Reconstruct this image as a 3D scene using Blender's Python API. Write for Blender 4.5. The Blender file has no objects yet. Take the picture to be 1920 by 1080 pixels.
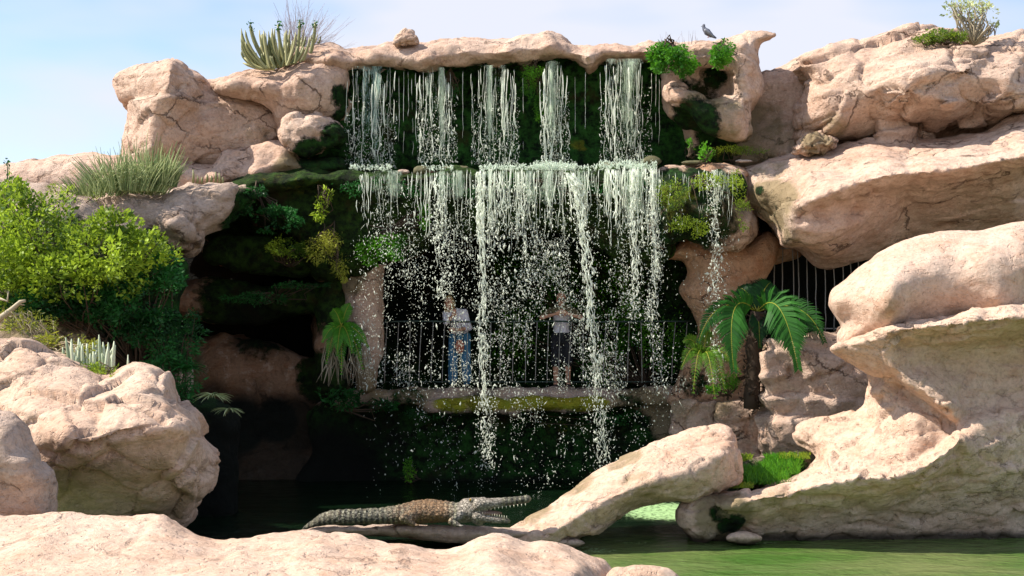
import bpy, math, random
import numpy as np
from mathutils import Vector, Matrix
random.seed(7); RNG = np.random.default_rng(11)
SC = bpy.context.scene; COL = SC.collection

# ---------------------------------------------------------------- camera, sky, sun, exposure
F = 2318.0; CAMZ = 2.4; TH = math.atan(100.0/F)
cam_d = bpy.data.cameras.new('camera'); cam = bpy.data.objects.new('camera', cam_d); COL.objects.link(cam)
cam_d.sensor_width = 36; cam_d.lens = 36*F/1920; cam_d.clip_end = 5000; cam_d.clip_start = 0.05
cam.location = (0, 0, CAMZ); cam.rotation_euler = (math.radians(90)+TH, 0, 0)
SC.camera = cam

SUN_TO = Vector((-0.67, -0.05, 0.74)).normalized()
sun_d = bpy.data.lights.new('sun', 'SUN'); sun = bpy.data.objects.new('sun', sun_d); COL.objects.link(sun)
sun_d.energy = 4.7; sun_d.angle = math.radians(0.5); sun_d.color = (1.0, 0.915, 0.79)
sun.rotation_euler = (-SUN_TO).to_track_quat('-Z', 'Y').to_euler(); sun.location = (-8, -6, 20)

w = bpy.data.worlds.new('World'); SC.world = w; w.use_nodes = True
nt = w.node_tree; nt.nodes.clear()
out = nt.nodes.new('ShaderNodeOutputWorld'); bg = nt.nodes.new('ShaderNodeBackground')
sky = nt.nodes.new('ShaderNodeTexSky'); sky.sky_type = 'NISHITA'; sky.sun_disc = False
sky.sun_elevation = math.asin(SUN_TO.z); sky.sun_rotation = math.atan2(SUN_TO.x, SUN_TO.y)
sky.air_density = 1.0; sky.dust_density = 0.5; sky.ozone_density = 1.6
tc = nt.nodes.new('ShaderNodeTexCoord'); mp = nt.nodes.new('ShaderNodeMapping'); mp.inputs['Scale'].default_value = (1.6, 1.6, 5.5)
mp.inputs['Rotation'].default_value = (0, math.radians(14), 0); mp.inputs['Location'].default_value = (2.3, 0.4, 1.1)
no = nt.nodes.new('ShaderNodeTexNoise'); no.inputs['Scale'].default_value = 1.3; no.inputs['Detail'].default_value = 4; no.inputs['Roughness'].default_value = 0.5
cr = nt.nodes.new('ShaderNodeValToRGB'); cr.color_ramp.elements[0].position = 0.42; cr.color_ramp.elements[1].position = 0.62
cr.color_ramp.elements[0].color = (0.0, 0.0, 0.0, 1); cr.color_ramp.elements[1].color = (0.95, 0.95, 0.95, 1)
mx = nt.nodes.new('ShaderNodeMixRGB'); mx.inputs[2].default_value = (3.9, 4.0, 4.5, 1)
L_ = nt.links.new
L_(tc.outputs['Generated'], mp.inputs[0]); L_(mp.outputs[0], no.inputs['Vector']); L_(no.outputs['Fac'], cr.inputs[0])
L_(cr.outputs[0], mx.inputs[0]); L_(sky.outputs[0], mx.inputs[1]); L_(mx.outputs[0], bg.inputs[0]); L_(bg.outputs[0], out.inputs[0])
bg.inputs[1].default_value = 0.125
SC.view_settings.view_transform = 'Standard'; SC.view_settings.look = 'None'
SC.view_settings.exposure = 0.84; SC.view_settings.gamma = 1.0; SC.view_settings.use_curve_mapping = False
SC.render.engine = 'CYCLES'; SC.cycles.max_bounces = 6; SC.cycles.transparent_max_bounces = 24

# ---------------------------------------------------------------- helpers
cT, sT = math.cos(TH), math.sin(TH)
def Pn(px, py, Y):
    """world points at distance Y (metres along +Y) seen at photograph pixel px,py"""
    px = np.asarray(px, float); py = np.asarray(py, float); Y = np.asarray(Y, float)
    x = (px-960)/F; u = -(py-540)/F
    dy = cT - u*sT; dz = sT + u*cT
    return np.stack([x*Y/dy, Y+0*x, CAMZ + dz*Y/dy], -1)
def P(px, py, Y): return Pn(px, py, Y)

def _h(ix, iy, iz, s):
    h = (ix.astype(np.int64)*374761393 + iy.astype(np.int64)*668265263 + iz.astype(np.int64)*2147483647 + s*1274126177) & 0xffffffff
    h = ((h ^ (h >> 13))*1274126177) & 0xffffffff
    h = ((h ^ (h >> 16))*2246822519) & 0xffffffff
    return ((h ^ (h >> 15)) & 0xffffff)/float(0xffffff)
def vnoise(p, s=0):
    i = np.floor(p).astype(np.int64); f = p-i; u = f*f*f*(f*(f*6-15)+10)
    r = 0
    for a in (0, 1):
        for b in (0, 1):
            for c in (0, 1):
                wgt = (u[:, 0] if a else 1-u[:, 0])*(u[:, 1] if b else 1-u[:, 1])*(u[:, 2] if c else 1-u[:, 2])
                r = r + wgt*_h(i[:, 0]+a, i[:, 1]+b, i[:, 2]+c, s)
    return r*2-1
def fbm(p, o=4, s=0, g=0.5):
    r = 0; a = 1; t = 0
    for k in range(o):
        r = r + a*vnoise(p*(2.03**k)+17.3*k, s+k); t += a; a *= g
    return r/t
def voro(p, s=0):
    i = np.floor(p).astype(np.int64); n = len(p)
    d1 = np.full(n, 9.0); d2 = np.full(n, 9.0); off = np.zeros((n, 3)); idv = np.zeros((n, 3))
    for a in (-1, 0, 1):
        for b in (-1, 0, 1):
            for c in (-1, 0, 1):
                q = i+np.array([a, b, c])
                r = np.stack([_h(q[:, 0], q[:, 1], q[:, 2], s+k) for k in (1, 2, 3)], 1)
                v = p-(q+r); d = np.sqrt((v*v).sum(1)); m = d < d1
                d2 = np.where(m, d1, np.minimum(d2, d)); d1 = np.where(m, d, d1)
                off[m] = v[m]; idv[m] = r[m]
    return d1, d2, off, idv*2-1
def sstep(a, b, x):
    t = np.clip((x-a)/(b-a), 0, 1); return t*t*(3-2*t)

def mesh_np(name, V, Fa, smooth=True):
    V = np.asarray(V, np.float32); me = bpy.data.meshes.new(name)
    if isinstance(Fa, np.ndarray):
        k = Fa.shape[1]; me.vertices.add(len(V)); me.vertices.foreach_set('co', V.ravel())
        me.loops.add(Fa.size); me.loops.foreach_set('vertex_index', Fa.ravel().astype(np.int32))
        me.polygons.add(len(Fa)); me.polygons.foreach_set('loop_start', (np.arange(len(Fa))*k).astype(np.int32))
        me.update(calc_edges=True); me.validate()
    else:
        me.from_pydata(V.tolist(), [], Fa); me.update()
    if smooth: me.polygons.foreach_set('use_smooth', np.ones(len(me.polygons), bool))
    return me
def get_co(me):
    a = np.empty(len(me.vertices)*3, np.float32); me.vertices.foreach_get('co', a); return a.reshape(-1, 3).astype(float)
def get_no(me):
    a = np.empty(len(me.vertices)*3, np.float32); me.vertices.foreach_get('normal', a); return a.reshape(-1, 3).astype(float)
def set_co(me, V): me.vertices.foreach_set('co', np.asarray(V, np.float32).ravel()); me.update()
def attr(me, name, vals):
    at = me.attributes.get(name) or me.attributes.new(name, 'FLOAT', 'POINT'); at.data.foreach_set('value', np.asarray(vals, np.float32))

def obj(name, me, mat, parent=None, origin=None):
    """link ONE mesh object; the mesh is given in world space, its origin is moved to the thing's base"""
    o = bpy.data.objects.new(name, me); COL.objects.link(o)
    if mat is not None and not me.materials: me.materials.append(mat)
    if parent is not None:
        pl = Vector(parent['_o']) if '_o' in parent else Vector((0, 0, 0))
        me.transform(Matrix.Translation(-pl)); o.parent = parent; o['_o'] = list(pl)
    elif origin is not None:
        me.transform(Matrix.Translation(-Vector(origin))); o.location = origin; o['_o'] = list(origin)
    return o
def base_of(me):
    V = get_co(me); lo, hi = V.min(0), V.max(0); return ((lo[0]+hi[0])/2, (lo[1]+hi[1])/2, lo[2])
def thing(name, label, cat, base, group=None):
    o = bpy.data.objects.new(name, None); COL.objects.link(o); o.location = [float(v) for v in base]; o['_o'] = [float(v) for v in base]
    o.empty_display_size = 0.2
    o['label'] = label; o['category'] = cat
    if group: o['group'] = group
    return o
def tag(o, label, cat, group=None, kind=None):
    o['label'] = label; o['category'] = cat
    if group: o['group'] = group
    if kind: o['kind'] = kind
    return o
def struct(name, me, mat, origin=None):
    o = obj(name, me, mat, origin=origin); o['kind'] = 'structure'; return o

class MB:
    """collects geometry with a per-vertex random value 'var'"""
    def __init__(s): s.V = []; s.F = []; s.A = []; s.n = 0
    def add(s, V, Fc, a=0.5):
        V = np.asarray(V, float); s.V.append(V)
        s.F += [tuple(int(i)+s.n for i in f) for f in Fc]
        s.A.append(np.full(len(V), a) if np.isscalar(a) else np.asarray(a)); s.n += len(V)
    def tube(s, pts, rad, n=6, a=0.5, cap=True):
        pts = np.asarray(pts, float); m = len(pts)
        if np.isscalar(rad): rad = [rad]*m
        t = np.gradient(pts, axis=0); t /= (np.linalg.norm(t, axis=1)[:, None]+1e-9)
        up = np.array([0, 0, 1.0]) if abs(t[0][2]) < 0.9 else np.array([1.0, 0, 0])
        V = []
        for i in range(m):
            x = np.cross(up, t[i]); x /= (np.linalg.norm(x)+1e-9); y = np.cross(t[i], x)
            if np.linalg.norm(y) > 0: up = y if abs(np.dot(y, t[min(i+1, m-1)])) < 0.95 else up
            for k in range(n):
                c = 2*math.pi*k/n; V.append(pts[i]+rad[i]*(math.cos(c)*x+math.sin(c)*y))
        Fc = [(i*n+k, i*n+(k+1) % n, (i+1)*n+(k+1) % n, (i+1)*n+k) for i in range(m-1) for k in range(n)]
        if cap: Fc += [tuple(range(n))[::-1], tuple((m-1)*n+k for k in range(n))]
        s.add(V, Fc, a)
    def box(s, c, d, a=0.5, rz=0):
        c = np.asarray(c, float); V = np.array([[x, y, z] for x in (-.5, .5) for y in (-.5, .5) for z in (-.5, .5)])*np.asarray(d, float)
        if rz:
            R_ = np.array([[math.cos(rz), -math.sin(rz), 0], [math.sin(rz), math.cos(rz), 0], [0, 0, 1]]); V = V@R_.T
        s.add(V+c, [(0, 1, 3, 2), (4, 6, 7, 5), (0, 4, 5, 1), (2, 3, 7, 6), (0, 2, 6, 4), (1, 5, 7, 3)], a)
    def ball(s, c, r, n=8, m=6, a=0.5):
        r = np.array([r]*3) if np.isscalar(r) else np.asarray(r, float); V = [[0, 0, 1]]
        for i in range(1, m):
            ph = math.pi*i/m
            for k in range(n): V.append([math.sin(ph)*math.cos(2*math.pi*k/n), math.sin(ph)*math.sin(2*math.pi*k/n), math.cos(ph)])
        V.append([0, 0, -1]); Fc = [(0, 1+k, 1+(k+1) % n) for k in range(n)]
        for i in range(m-2): Fc += [(1+i*n+k, 1+(i+1)*n+k, 1+(i+1)*n+(k+1) % n, 1+i*n+(k+1) % n) for k in range(n)]
        l = len(V)-1; Fc += [(l, 1+(m-2)*n+(k+1) % n, 1+(m-2)*n+k) for k in range(n)]
        s.add(np.array(V)*r+np.asarray(c, float), Fc, a)
    def caps(s, pts, rad, n=10, sub=6):
        """tapered capsule chain (closed solids overlapping) for later union"""
        pts = [np.asarray(p, float) for p in pts]
        for i in range(len(pts)-1):
            a, b = pts[i], pts[i+1]; L = np.linalg.norm(b-a); k = max(2, int(L/ (0.5*min(rad[i], rad[i+1])+1e-6)))
            k = min(k, sub*3)
            s.tube([a+(b-a)*t/k for t in range(k+1)], [rad[i]+(rad[i+1]-rad[i])*t/k for t in range(k+1)], n)
        for p, r in zip(pts, rad): s.ball(p, r, n, 6)
    def mesh(s, name='m', smooth=True):
        if s.n == 0: return mesh_np(name, np.zeros((0, 3)), [])
        me = mesh_np(name, np.concatenate(s.V), s.F, smooth); attr(me, 'var', np.concatenate(s.A)); return me

def remesh(me, voxel, smooth=2):
    o = bpy.data.objects.new('tmp', me); COL.objects.link(o)
    m = o.modifiers.new('r', 'REMESH'); m.mode = 'VOXEL'; m.voxel_size = voxel; m.use_smooth_shade = True
    if smooth:
        m2 = o.modifiers.new('s', 'SMOOTH'); m2.factor = 0.5; m2.iterations = smooth
    dg = bpy.context.evaluated_depsgraph_get(); ev = o.evaluated_get(dg)
    r = bpy.data.meshes.new_from_object(ev); bpy.data.objects.remove(o); bpy.data.meshes.remove(me)
    return r

def catmull(pts, k=4):
    p = np.array(pts, float); n = len(p); o = []
    for i in range(n):
        a, b, c, d = p[i-1], p[i], p[(i+1) % n], p[(i+2) % n]
        for t in np.linspace(0, 1, k, endpoint=False):
            o.append(0.5*((2*b)+(-a+c)*t+(2*a-5*b+4*c-d)*t*t+(-a+3*b-3*c+d)*t**3))
    return np.array(o)
def rbf(c, v, q):
    c = c/100.0; q = q/100.0; n = len(c)
    D = np.sqrt(((c[:, None]-c[None])**2).sum(-1)); A = np.zeros((n+3, n+3)); A[:n, :n] = D
    A[:n, n] = 1; A[:n, n+1:] = c; A[n, :n] = 1; A[n+1:, :n] = c.T
    A[:n, :n] -= np.eye(n)*0.03
    s = np.linalg.lstsq(A, np.concatenate([v, np.zeros(3)]), rcond=None)[0]; r = np.zeros(len(q))
    for k in range(0, len(q), 20000):
        e = q[k:k+20000]; r[k:k+20000] = np.sqrt(((e[:, None]-c[None])**2).sum(-1))@s[:n]+s[n]+e@s[n+1:]
    return r
def lump(mb, outline, Y=20.0, T=1.0, r=0.4, inner=(), step=None, vox=0.05, sm=True):
    """solid rock body: traced outline, front relief through the inner points, rounded rim, thickness T behind"""
    ol = np.array([(p[0], p[1], p[2] if len(p) > 2 else Y) for p in outline], float)
    if sm: ol = catmull(ol, 3)
    step = step or max(2.0, 0.8*vox/Y*F)
    x0, y0 = ol[:, 0].min()-step, ol[:, 1].min()-step; x1, y1 = ol[:, 0].max()+step*2, ol[:, 1].max()+step*2
    gx = np.arange(x0, x1+step, step); gy = np.arange(y0, y1+step, step); nx, ny = len(gx), len(gy)
    Q = np.stack(np.meshgrid(gx, gy), -1).reshape(-1, 2)
    a = ol[:, :2]; b = np.roll(a, -1, 0); ins = np.zeros(len(Q), bool); dm = np.full(len(Q), 1e9); near = np.zeros_like(Q)
    for p0, p1 in zip(a, b):
        cnd = (p0[1] > Q[:, 1]) != (p1[1] > Q[:, 1])
        with np.errstate(divide='ignore', invalid='ignore'):
            xi = (p1[0]-p0[0])*(Q[:, 1]-p0[1])/(p1[1]-p0[1]+1e-12)+p0[0]
        ins ^= cnd & (Q[:, 0] < xi)
        e = p1-p0; t = np.clip(((Q-p0)@e)/(e@e+1e-9), 0, 1); c = p0+t[:, None]*e; d = np.sqrt(((Q-c)**2).sum(1)); m = d < dm
        dm[m] = d[m]; near[m] = c[m]
    d = np.where(ins, dm, 0)
    idx = np.arange(len(Q)).reshape(ny, nx); cells = np.stack([idx[:-1, :-1], idx[:-1, 1:], idx[1:, 1:], idx[1:, :-1]], -1).reshape(-1, 4)
    keep = ins[cells].sum(1) >= 2; cells = cells[keep]; used = np.unique(cells)
    Qp = np.where(ins[:, None], Q, near)[used]; d = d[used]*Y/F
    oo = ol[:: max(1, len(ol)//40)]
    yo = rbf(oo[:, :2], oo[:, 2], Qp)
    if len(inner):
        ii = np.array(inner, float); cc = np.concatenate([oo[:, :2], ii[:, :2]]); vv = np.concatenate([oo[:, 2], ii[:, 2]+r]); yf = rbf(cc, vv, Qp)
    else: yf = yo.copy()
    prof = np.sqrt(np.clip(1-(1-np.clip(d/r, 0, 1))**2, 0, 1)); Tr = min(T, max(d.max(), 1e-3)*1.0)
    profb = np.sqrt(np.clip(1-(1-np.clip(d/Tr, 0, 1))**2, 0, 1))
    fY = yf-r*prof; bY = np.maximum(yo+T*profb, fY+0.001+0.05*prof)
    mp_ = np.full(len(Q), -1); mp_[used] = np.arange(len(used)); C = mp_[cells]; n = len(used)
    V = np.concatenate([Pn(Qp[:, 0], Qp[:, 1], fY), Pn(Qp[:, 0], Qp[:, 1], bY)])
    E = {}
    for q in C:
        for k in range(4):
            e = (q[k], q[(k+1) % 4]); 
            if (e[1], e[0]) in E: del E[(e[1], e[0])]
            else: E[e] = 1
    Fc = [tuple(q) for q in C]+[tuple((q+n)[::-1]) for q in C]+[(e[1], e[0], e[0]+n, e[1]+n) for e in E]
    mb.add(V, Fc)

def rockify(me, A1=0.10, s1=0.9, A2=0.035, s2=0.25, A3=0.010, strata=0.0, sper=0.4, facet=0.0, fs=0.8, crack=0.03, seed=0, tilt=0.1, pock=0.0, terr=0.0):
    V = get_co(me); N = get_no(me); p = V+seed*31.7
    d = A1*fbm(p/s1, 3, seed)+A2*fbm(p/s2, 3, seed+5)+A3*fbm(p/0.08, 2, seed+9)
    if facet:
        wp = p+0.25*np.stack([vnoise(p/0.6, 41), vnoise(p/0.6, 42), vnoise(p/0.6, 43)], 1)
        d1, d2, off, idv = voro(wp/fs*np.array([1, 1, 1.5]), seed+3)
        d += facet*((off*idv).sum(1))*1.3 - 0.35*facet*(1-sstep(0.0, 0.10, d2-d1))
    if strata:
        s = (V[:, 2]+tilt*V[:, 0]+0.16*fbm(p/1.3, 3, seed+11))/sper
        i = np.floor(s); f = s-i; h = _h(i, i*0+seed, i*0, 5)
        m = sstep(-0.15, 0.35, fbm(p/0.9, 2, seed+13))
        d += strata*(h-0.5)*m*1.2 - strata*1.1*m*np.exp(-(np.minimum(f, 1-f)/0.07)**2)
        d += strata*0.5*(0.5-f)*m
    if crack:
        c = np.abs(vnoise(p/0.8+3*vnoise(p/0.9, 71)[:, None]*0.12, seed+21)); mk = sstep(0.0, 0.4, vnoise(p/1.1, seed+23))
        d -= crack*np.exp(-(c/0.035)**2)*mk
    if pock:
        d1, d2, off, idv = voro(p/0.14, seed+33); d -= pock*(1-sstep(0.1, 0.35, d1))*(idv[:, 0] > 0.2)*sstep(0.0, 0.3, vnoise(p/0.7, seed+35))
    if terr:   # bedding: every layer stands proud of or behind its neighbours and undercuts the one below
        s = (V[:, 2]+tilt*V[:, 0]+0.14*fbm(p/1.1, 3, seed+51))/sper; i = np.floor(s); f = s-i
        h = _h(i, i*0+seed, i*0, 7); h2 = _h(i-1, i*0+seed, i*0, 7); hh = h2+(h-h2)*sstep(0.0, 0.10, f)
        m = sstep(-0.35, 0.2, vnoise(p/1.6, seed+53)); d2_ = terr*((hh-0.5)+0.45*(f-0.5)*sstep(0.0, 0.12, f))*m
        V = V+np.stack([N[:, 0], np.minimum(N[:, 1], -.2)*1.0, N[:, 2]*0.1], 1)*d2_[:, None]
    set_co(me, V+N*d[:, None])
    return me

def blobs_val(V, blobs):
    """blobs: (px,py,Y,radius_m[,strength[,ysquash]]) -> soft union value"""
    m = np.zeros(len(V))
    for b in blobs:
        c = P(b[0], b[1], b[2]); s = b[4] if len(b) > 4 else 1.0; sx = b[5] if len(b) > 5 else 1.0
        q = (V-c)/np.array([b[3]*sx, b[3]*1.6, b[3]]); dd = np.sqrt((q*q).sum(1))
        m = np.maximum(m, s*(1-sstep(0.55, 1.15, dd)))
    return m
# ---------------------------------------------------------------- materials
def newmat(name):
    m = bpy.data.materials.new(name); m.use_nodes = True; t = m.node_tree; t.nodes.clear()
    o = t.nodes.new('ShaderNodeOutputMaterial'); b = t.nodes.new('ShaderNodeBsdfPrincipled'); t.links.new(b.outputs[0], o.inputs[0])
    return m, t, b, o
def nd(t, k, **kw):
    n = t.nodes.new(k)
    for a, v in kw.items():
        if a.startswith('i_'):
            key = a[2:]; n.inputs[int(key) if key.isdigit() else key.replace('_', ' ')].default_value = v
        else: setattr(n, a, v)
    return n
def noise(t, vec, scale, detail=4, rough=0.55, dist=0.0):
    n = nd(t, 'ShaderNodeTexNoise'); n.inputs['Scale'].default_value = scale; n.inputs['Detail'].default_value = detail
    n.inputs['Roughness'].default_value = rough; n.inputs['Distortion'].default_value = dist
    if vec is not None: t.links.new(vec, n.inputs['Vector'])
    return n.outputs['Fac']
def ramp(t, fac, stops):
    r = nd(t, 'ShaderNodeValToRGB'); e = r.color_ramp.elements
    while len(e) > 1: e.remove(e[0])
    e[0].position = stops[0][0]; e[0].color = tuple(stops[0][1])+(1,) if not np.isscalar(stops[0][1]) else (stops[0][1],)*3+(1,)
    for p, c in stops[1:]:
        q = e.new(p); q.color = tuple(c)+(1,) if not np.isscalar(c) else (c,)*3+(1,)
    t.links.new(fac, r.inputs[0]); return r.outputs[0]
def mixc(t, f, a, b, mode='MIX'):
    m = nd(t, 'ShaderNodeMixRGB', blend_type=mode)
    for k, v in ((0, f), (1, a), (2, b)):
        if hasattr(v, 'is_linked') or hasattr(v, 'links'): t.links.new(v, m.inputs[k])
        else: m.inputs[k].default_value = v if np.isscalar(v) else (tuple(v)+(1,) if len(v) == 3 else v)
    return m.outputs[0]
def math_(t, op, a, b=None, c=None, clamp=False):
    m = nd(t, 'ShaderNodeMath', operation=op, use_clamp=clamp)
    for k, v in enumerate((a, b, c)):
        if v is None: continue
        if hasattr(v, 'links'): t.links.new(v, m.inputs[k])
        else: m.inputs[k].default_value = v
    return m.outputs[0]
def geo(t): return nd(t, 'ShaderNodeNewGeometry').outputs['Position']
def attrn(t, n): return nd(t, 'ShaderNodeAttribute', attribute_name=n).outputs['Fac']
def mapped(t, vec, sc, rot=(0, 0, 0)):
    m = nd(t, 'ShaderNodeMapping'); m.inputs['Scale'].default_value = sc; m.inputs['Rotation'].default_value = rot; t.links.new(vec, m.inputs[0]); return m.outputs[0]

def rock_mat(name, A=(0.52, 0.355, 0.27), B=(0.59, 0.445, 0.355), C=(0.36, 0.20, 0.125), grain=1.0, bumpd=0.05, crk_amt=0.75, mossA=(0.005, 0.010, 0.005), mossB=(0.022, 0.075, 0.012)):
    m, t, b, o = newmat(name); g = geo(t)
    n1 = noise(t, g, 0.9, 5, 0.6); n2 = noise(t, mapped(t, g, (1, 1, 2.4)), 2.6, 6, 0.65, 0.6); n3 = noise(t, g, 22, 6, 0.7)
    c = mixc(t, ramp(t, n1, [(0.35, 0), (0.65, 1)]), A, B)
    c = mixc(t, math_(t, 'MULTIPLY', ramp(t, n2, [(0.50, 0), (0.72, 1)]), 0.6), c, C)
    pale = noise(t, g, 4.2, 7, 0.75)
    c = mixc(t, math_(t, 'MULTIPLY', ramp(t, pale, [(0.54, 0), (0.7, 1)]), 0.55), c, (0.68, 0.55, 0.45))
    c = mixc(t, 0.55, c, ramp(t, n3, [(0.3, (0.45, 0.43, 0.42)), (0.5, (0.9, 0.9, 0.9)), (0.75, (1.25, 1.22, 1.2))]), 'MULTIPLY')
    dirt = noise(t, mapped(t, g, (3.0, 3.0, 0.7)), 2.0, 6, 0.7)
    c = mixc(t, math_(t, 'MULTIPLY', ramp(t, dirt, [(0.55, 0), (0.75, 1)]), 0.45), c, (0.20, 0.15, 0.10))
    vo = nd(t, 'ShaderNodeTexVoronoi', feature='DISTANCE_TO_EDGE'); vo.inputs['Scale'].default_value = 0.95
    wn = nd(t, 'ShaderNodeTexNoise'); wn.inputs['Scale'].default_value = 1.6; wn.inputs['Detail'].default_value = 7; wn.inputs['Roughness'].default_value = 0.65; t.links.new(g, wn.inputs['Vector'])
    t.links.new(mapped(t, mixc(t, 0.8, g, wn.outputs['Color'], 'ADD'), (0.8, 0.8, 1.7), (0, 0.25, 0)), vo.inputs['Vector'])
    crk = math_(t, 'MULTIPLY', ramp(t, vo.outputs['Distance'], [(0.004, 1), (0.022, 0)]), ramp(t, noise(t, g, 1.3, 3), [(0.46, 0), (0.60, 1)]))
    c = mixc(t, math_(t, 'MULTIPLY', crk, crk_amt), c, (0.10, 0.06, 0.04))
    # olive lichen / algae film
    al = attrn(t, 'algae'); an = noise(t, g, 3.5, 6, 0.7)
    af = ramp(t, math_(t, 'ADD', al, math_(t, 'MULTIPLY', math_(t, 'SUBTRACT', an, 0.5), 1.4)), [(0.35, 0), (0.75, 1)])
    c = mixc(t, math_(t, 'MULTIPLY', af, 0.85), c, mixc(t, noise(t, g, 9, 4), (0.15, 0.12, 0.06), (0.27, 0.21, 0.12)))
    # moss, damp waterline and painted cave darkness
    mo = attrn(t, 'moss'); mn = noise(t, g, 5.0, 7, 0.75)
    mf = ramp(t, math_(t, 'ADD', mo, math_(t, 'MULTIPLY', math_(t, 'SUBTRACT', mn, 0.5), 1.5)), [(0.38, 0), (0.60, 1)])
    mc = mixc(t, ramp(t, noise(t, g, 7.0, 6, 0.7), [(0.40, 0), (0.62, 1)]), mossA, mossB)
    mc = mixc(t, ramp(t, noise(t, g, 1.7, 5, 0.7), [(0.55, 0), (0.70, 1)]), mc, (0.04, 0.032, 0.010))
    c = mixc(t, mf, c, mc)
    ye = attrn(t, 'yellow'); yf = ramp(t, math_(t, 'ADD', ye, math_(t, 'MULTIPLY', math_(t, 'SUBTRACT', mn, 0.5), 1.0)), [(0.4, 0), (0.65, 1)])
    c = mixc(t, yf, c, mixc(t, noise(t, g, 6, 4), (0.32, 0.24, 0.02), (0.14, 0.22, 0.02)))
    bl = attrn(t, 'wet_dark'); c = mixc(t, bl, c, (0.006, 0.008, 0.006))  # cave shade painted near-black; the waterline band is real damp
    t.links.new(c, b.inputs['Base Color'])
    t.links.new(ramp(t, math_(t, 'MAXIMUM', mf, bl), [(0, 0.95), (1, 0.8)]), b.inputs['Roughness']); b.inputs['Specular IOR Level'].default_value = 0.15
    h = math_(t, 'ADD', math_(t, 'MULTIPLY', noise(t, mapped(t, g, (1, 1, 1.8)), 4.5, 8, 0.68, 0.5), 1.0), math_(t, 'MULTIPLY', noise(t, g, 38, 5, 0.7), 0.34*grain))
    pit = ramp(t, noise(t, g, 14, 3, 0.6), [(0.30, 0), (0.42, 1)])
    h = math_(t, 'SUBTRACT', math_(t, 'ADD', h, math_(t, 'MULTIPLY', pit, 0.35)), math_(t, 'MULTIPLY', crk, crk_amt))
    h = math_(t, 'ADD', h, math_(t, 'MULTIPLY', mf, math_(t, 'MULTIPLY', noise(t, g, 17, 6, 0.8), 2.2)))
    bp = nd(t, 'ShaderNodeBump'); bp.inputs['Strength'].default_value = 0.9; bp.inputs['Distance'].default_value = bumpd
    t.links.new(h, bp.inputs['Height']); t.links.new(bp.outputs[0], b.inputs['Normal'])
    return m
M = {}
M['rock'] = rock_mat('sandstone')
M['rock_green'] = rock_mat('sandstone under bright algae', mossA=(0.006, 0.016, 0.007), mossB=(0.035, 0.14, 0.022))
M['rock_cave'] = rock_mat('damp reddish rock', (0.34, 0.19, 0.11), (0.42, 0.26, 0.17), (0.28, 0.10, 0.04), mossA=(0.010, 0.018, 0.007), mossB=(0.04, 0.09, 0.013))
M['rock_orange'] = rock_mat('orange sandstone', (0.52, 0.29, 0.17), (0.58, 0.38, 0.25), (0.40, 0.15, 0.06))
M['rock_grey'] = rock_mat('greyed sandstone', (0.42, 0.31, 0.25), (0.50, 0.39, 0.32), (0.24, 0.16, 0.10), mossB=(0.025, 0.10, 0.016))
M['rock_pale'] = rock_mat('pale pink sandstone', (0.54, 0.375, 0.28), (0.61, 0.46, 0.36), (0.44, 0.25, 0.16), 0.7, 0.042, 0.3)
M['rock_smooth'] = rock_mat('smooth sandstone', (0.52, 0.36, 0.27), (0.60, 0.45, 0.36), (0.42, 0.22, 0.13), 0.8, 0.035, 0.0)

def leaf_mat(name, lo, hi, trans=0.35, rough=0.5):
    m, t, b, o = newmat(name); v = attrn(t, 'var')
    c = mixc(t, v, lo, hi); t.links.new(c, b.inputs['Base Color']); b.inputs['Roughness'].default_value = rough; b.inputs['Specular IOR Level'].default_value = 0.3
    tr = nd(t, 'ShaderNodeBsdfTranslucent'); t.links.new(mixc(t, 0.5, c, tuple(min(1, x*1.5) for x in hi)), tr.inputs[0])
    mxs = nd(t, 'ShaderNodeMixShader'); mxs.inputs[0].default_value = trans
    t.links.new(b.outputs[0], mxs.inputs[1]); t.links.new(tr.outputs[0], mxs.inputs[2]); t.links.new(mxs.outputs[0], o.inputs[0]); return m
M['leaf_lime'] = leaf_mat('lime leaf', (0.03, 0.085, 0.010), (0.38, 0.52, 0.04))
M['leaf_bright'] = leaf_mat('bright leaf', (0.025, 0.13, 0.01), (0.14, 0.40, 0.02))
M['leaf_dark'] = leaf_mat('deep green leaf', (0.008, 0.045, 0.010), (0.03, 0.17, 0.03), 0.3)
M['leaf_fern'] = leaf_mat('frond green', (0.004, 0.035, 0.008), (0.035, 0.17, 0.015), 0.3, 0.6)
M['leaf_fern_warm'] = leaf_mat('frond warm green', (0.02, 0.08, 0.01), (0.13, 0.27, 0.02), 0.35, 0.4)
M['leaf_grey'] = leaf_mat('grey green stem', (0.10, 0.17, 0.05), (0.55, 0.60, 0.30), 0.2)
M['leaf_yellow'] = leaf_mat('yellow green leaf', (0.10, 0.14, 0.015), (0.40, 0.42, 0.05))
M['cactus'] = leaf_mat('cactus skin', (0.10, 0.12, 0.04), (0.42, 0.40, 0.20), 0.0)
M['cactus_pale'] = leaf_mat('pale cactus skin', (0.25, 0.32, 0.2), (0.62, 0.68, 0.5), 0.1)
M['straw'] = leaf_mat('dry straw', (0.20, 0.16, 0.10), (0.45, 0.38, 0.26), 0.1)
M['twig'] = leaf_mat('mauve twig', (0.22, 0.17, 0.17), (0.40, 0.32, 0.34), 0.0)
M['bark'] = leaf_mat('bark', (0.03, 0.02, 0.014), (0.13, 0.09, 0.06), 0.0, 0.9)

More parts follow.
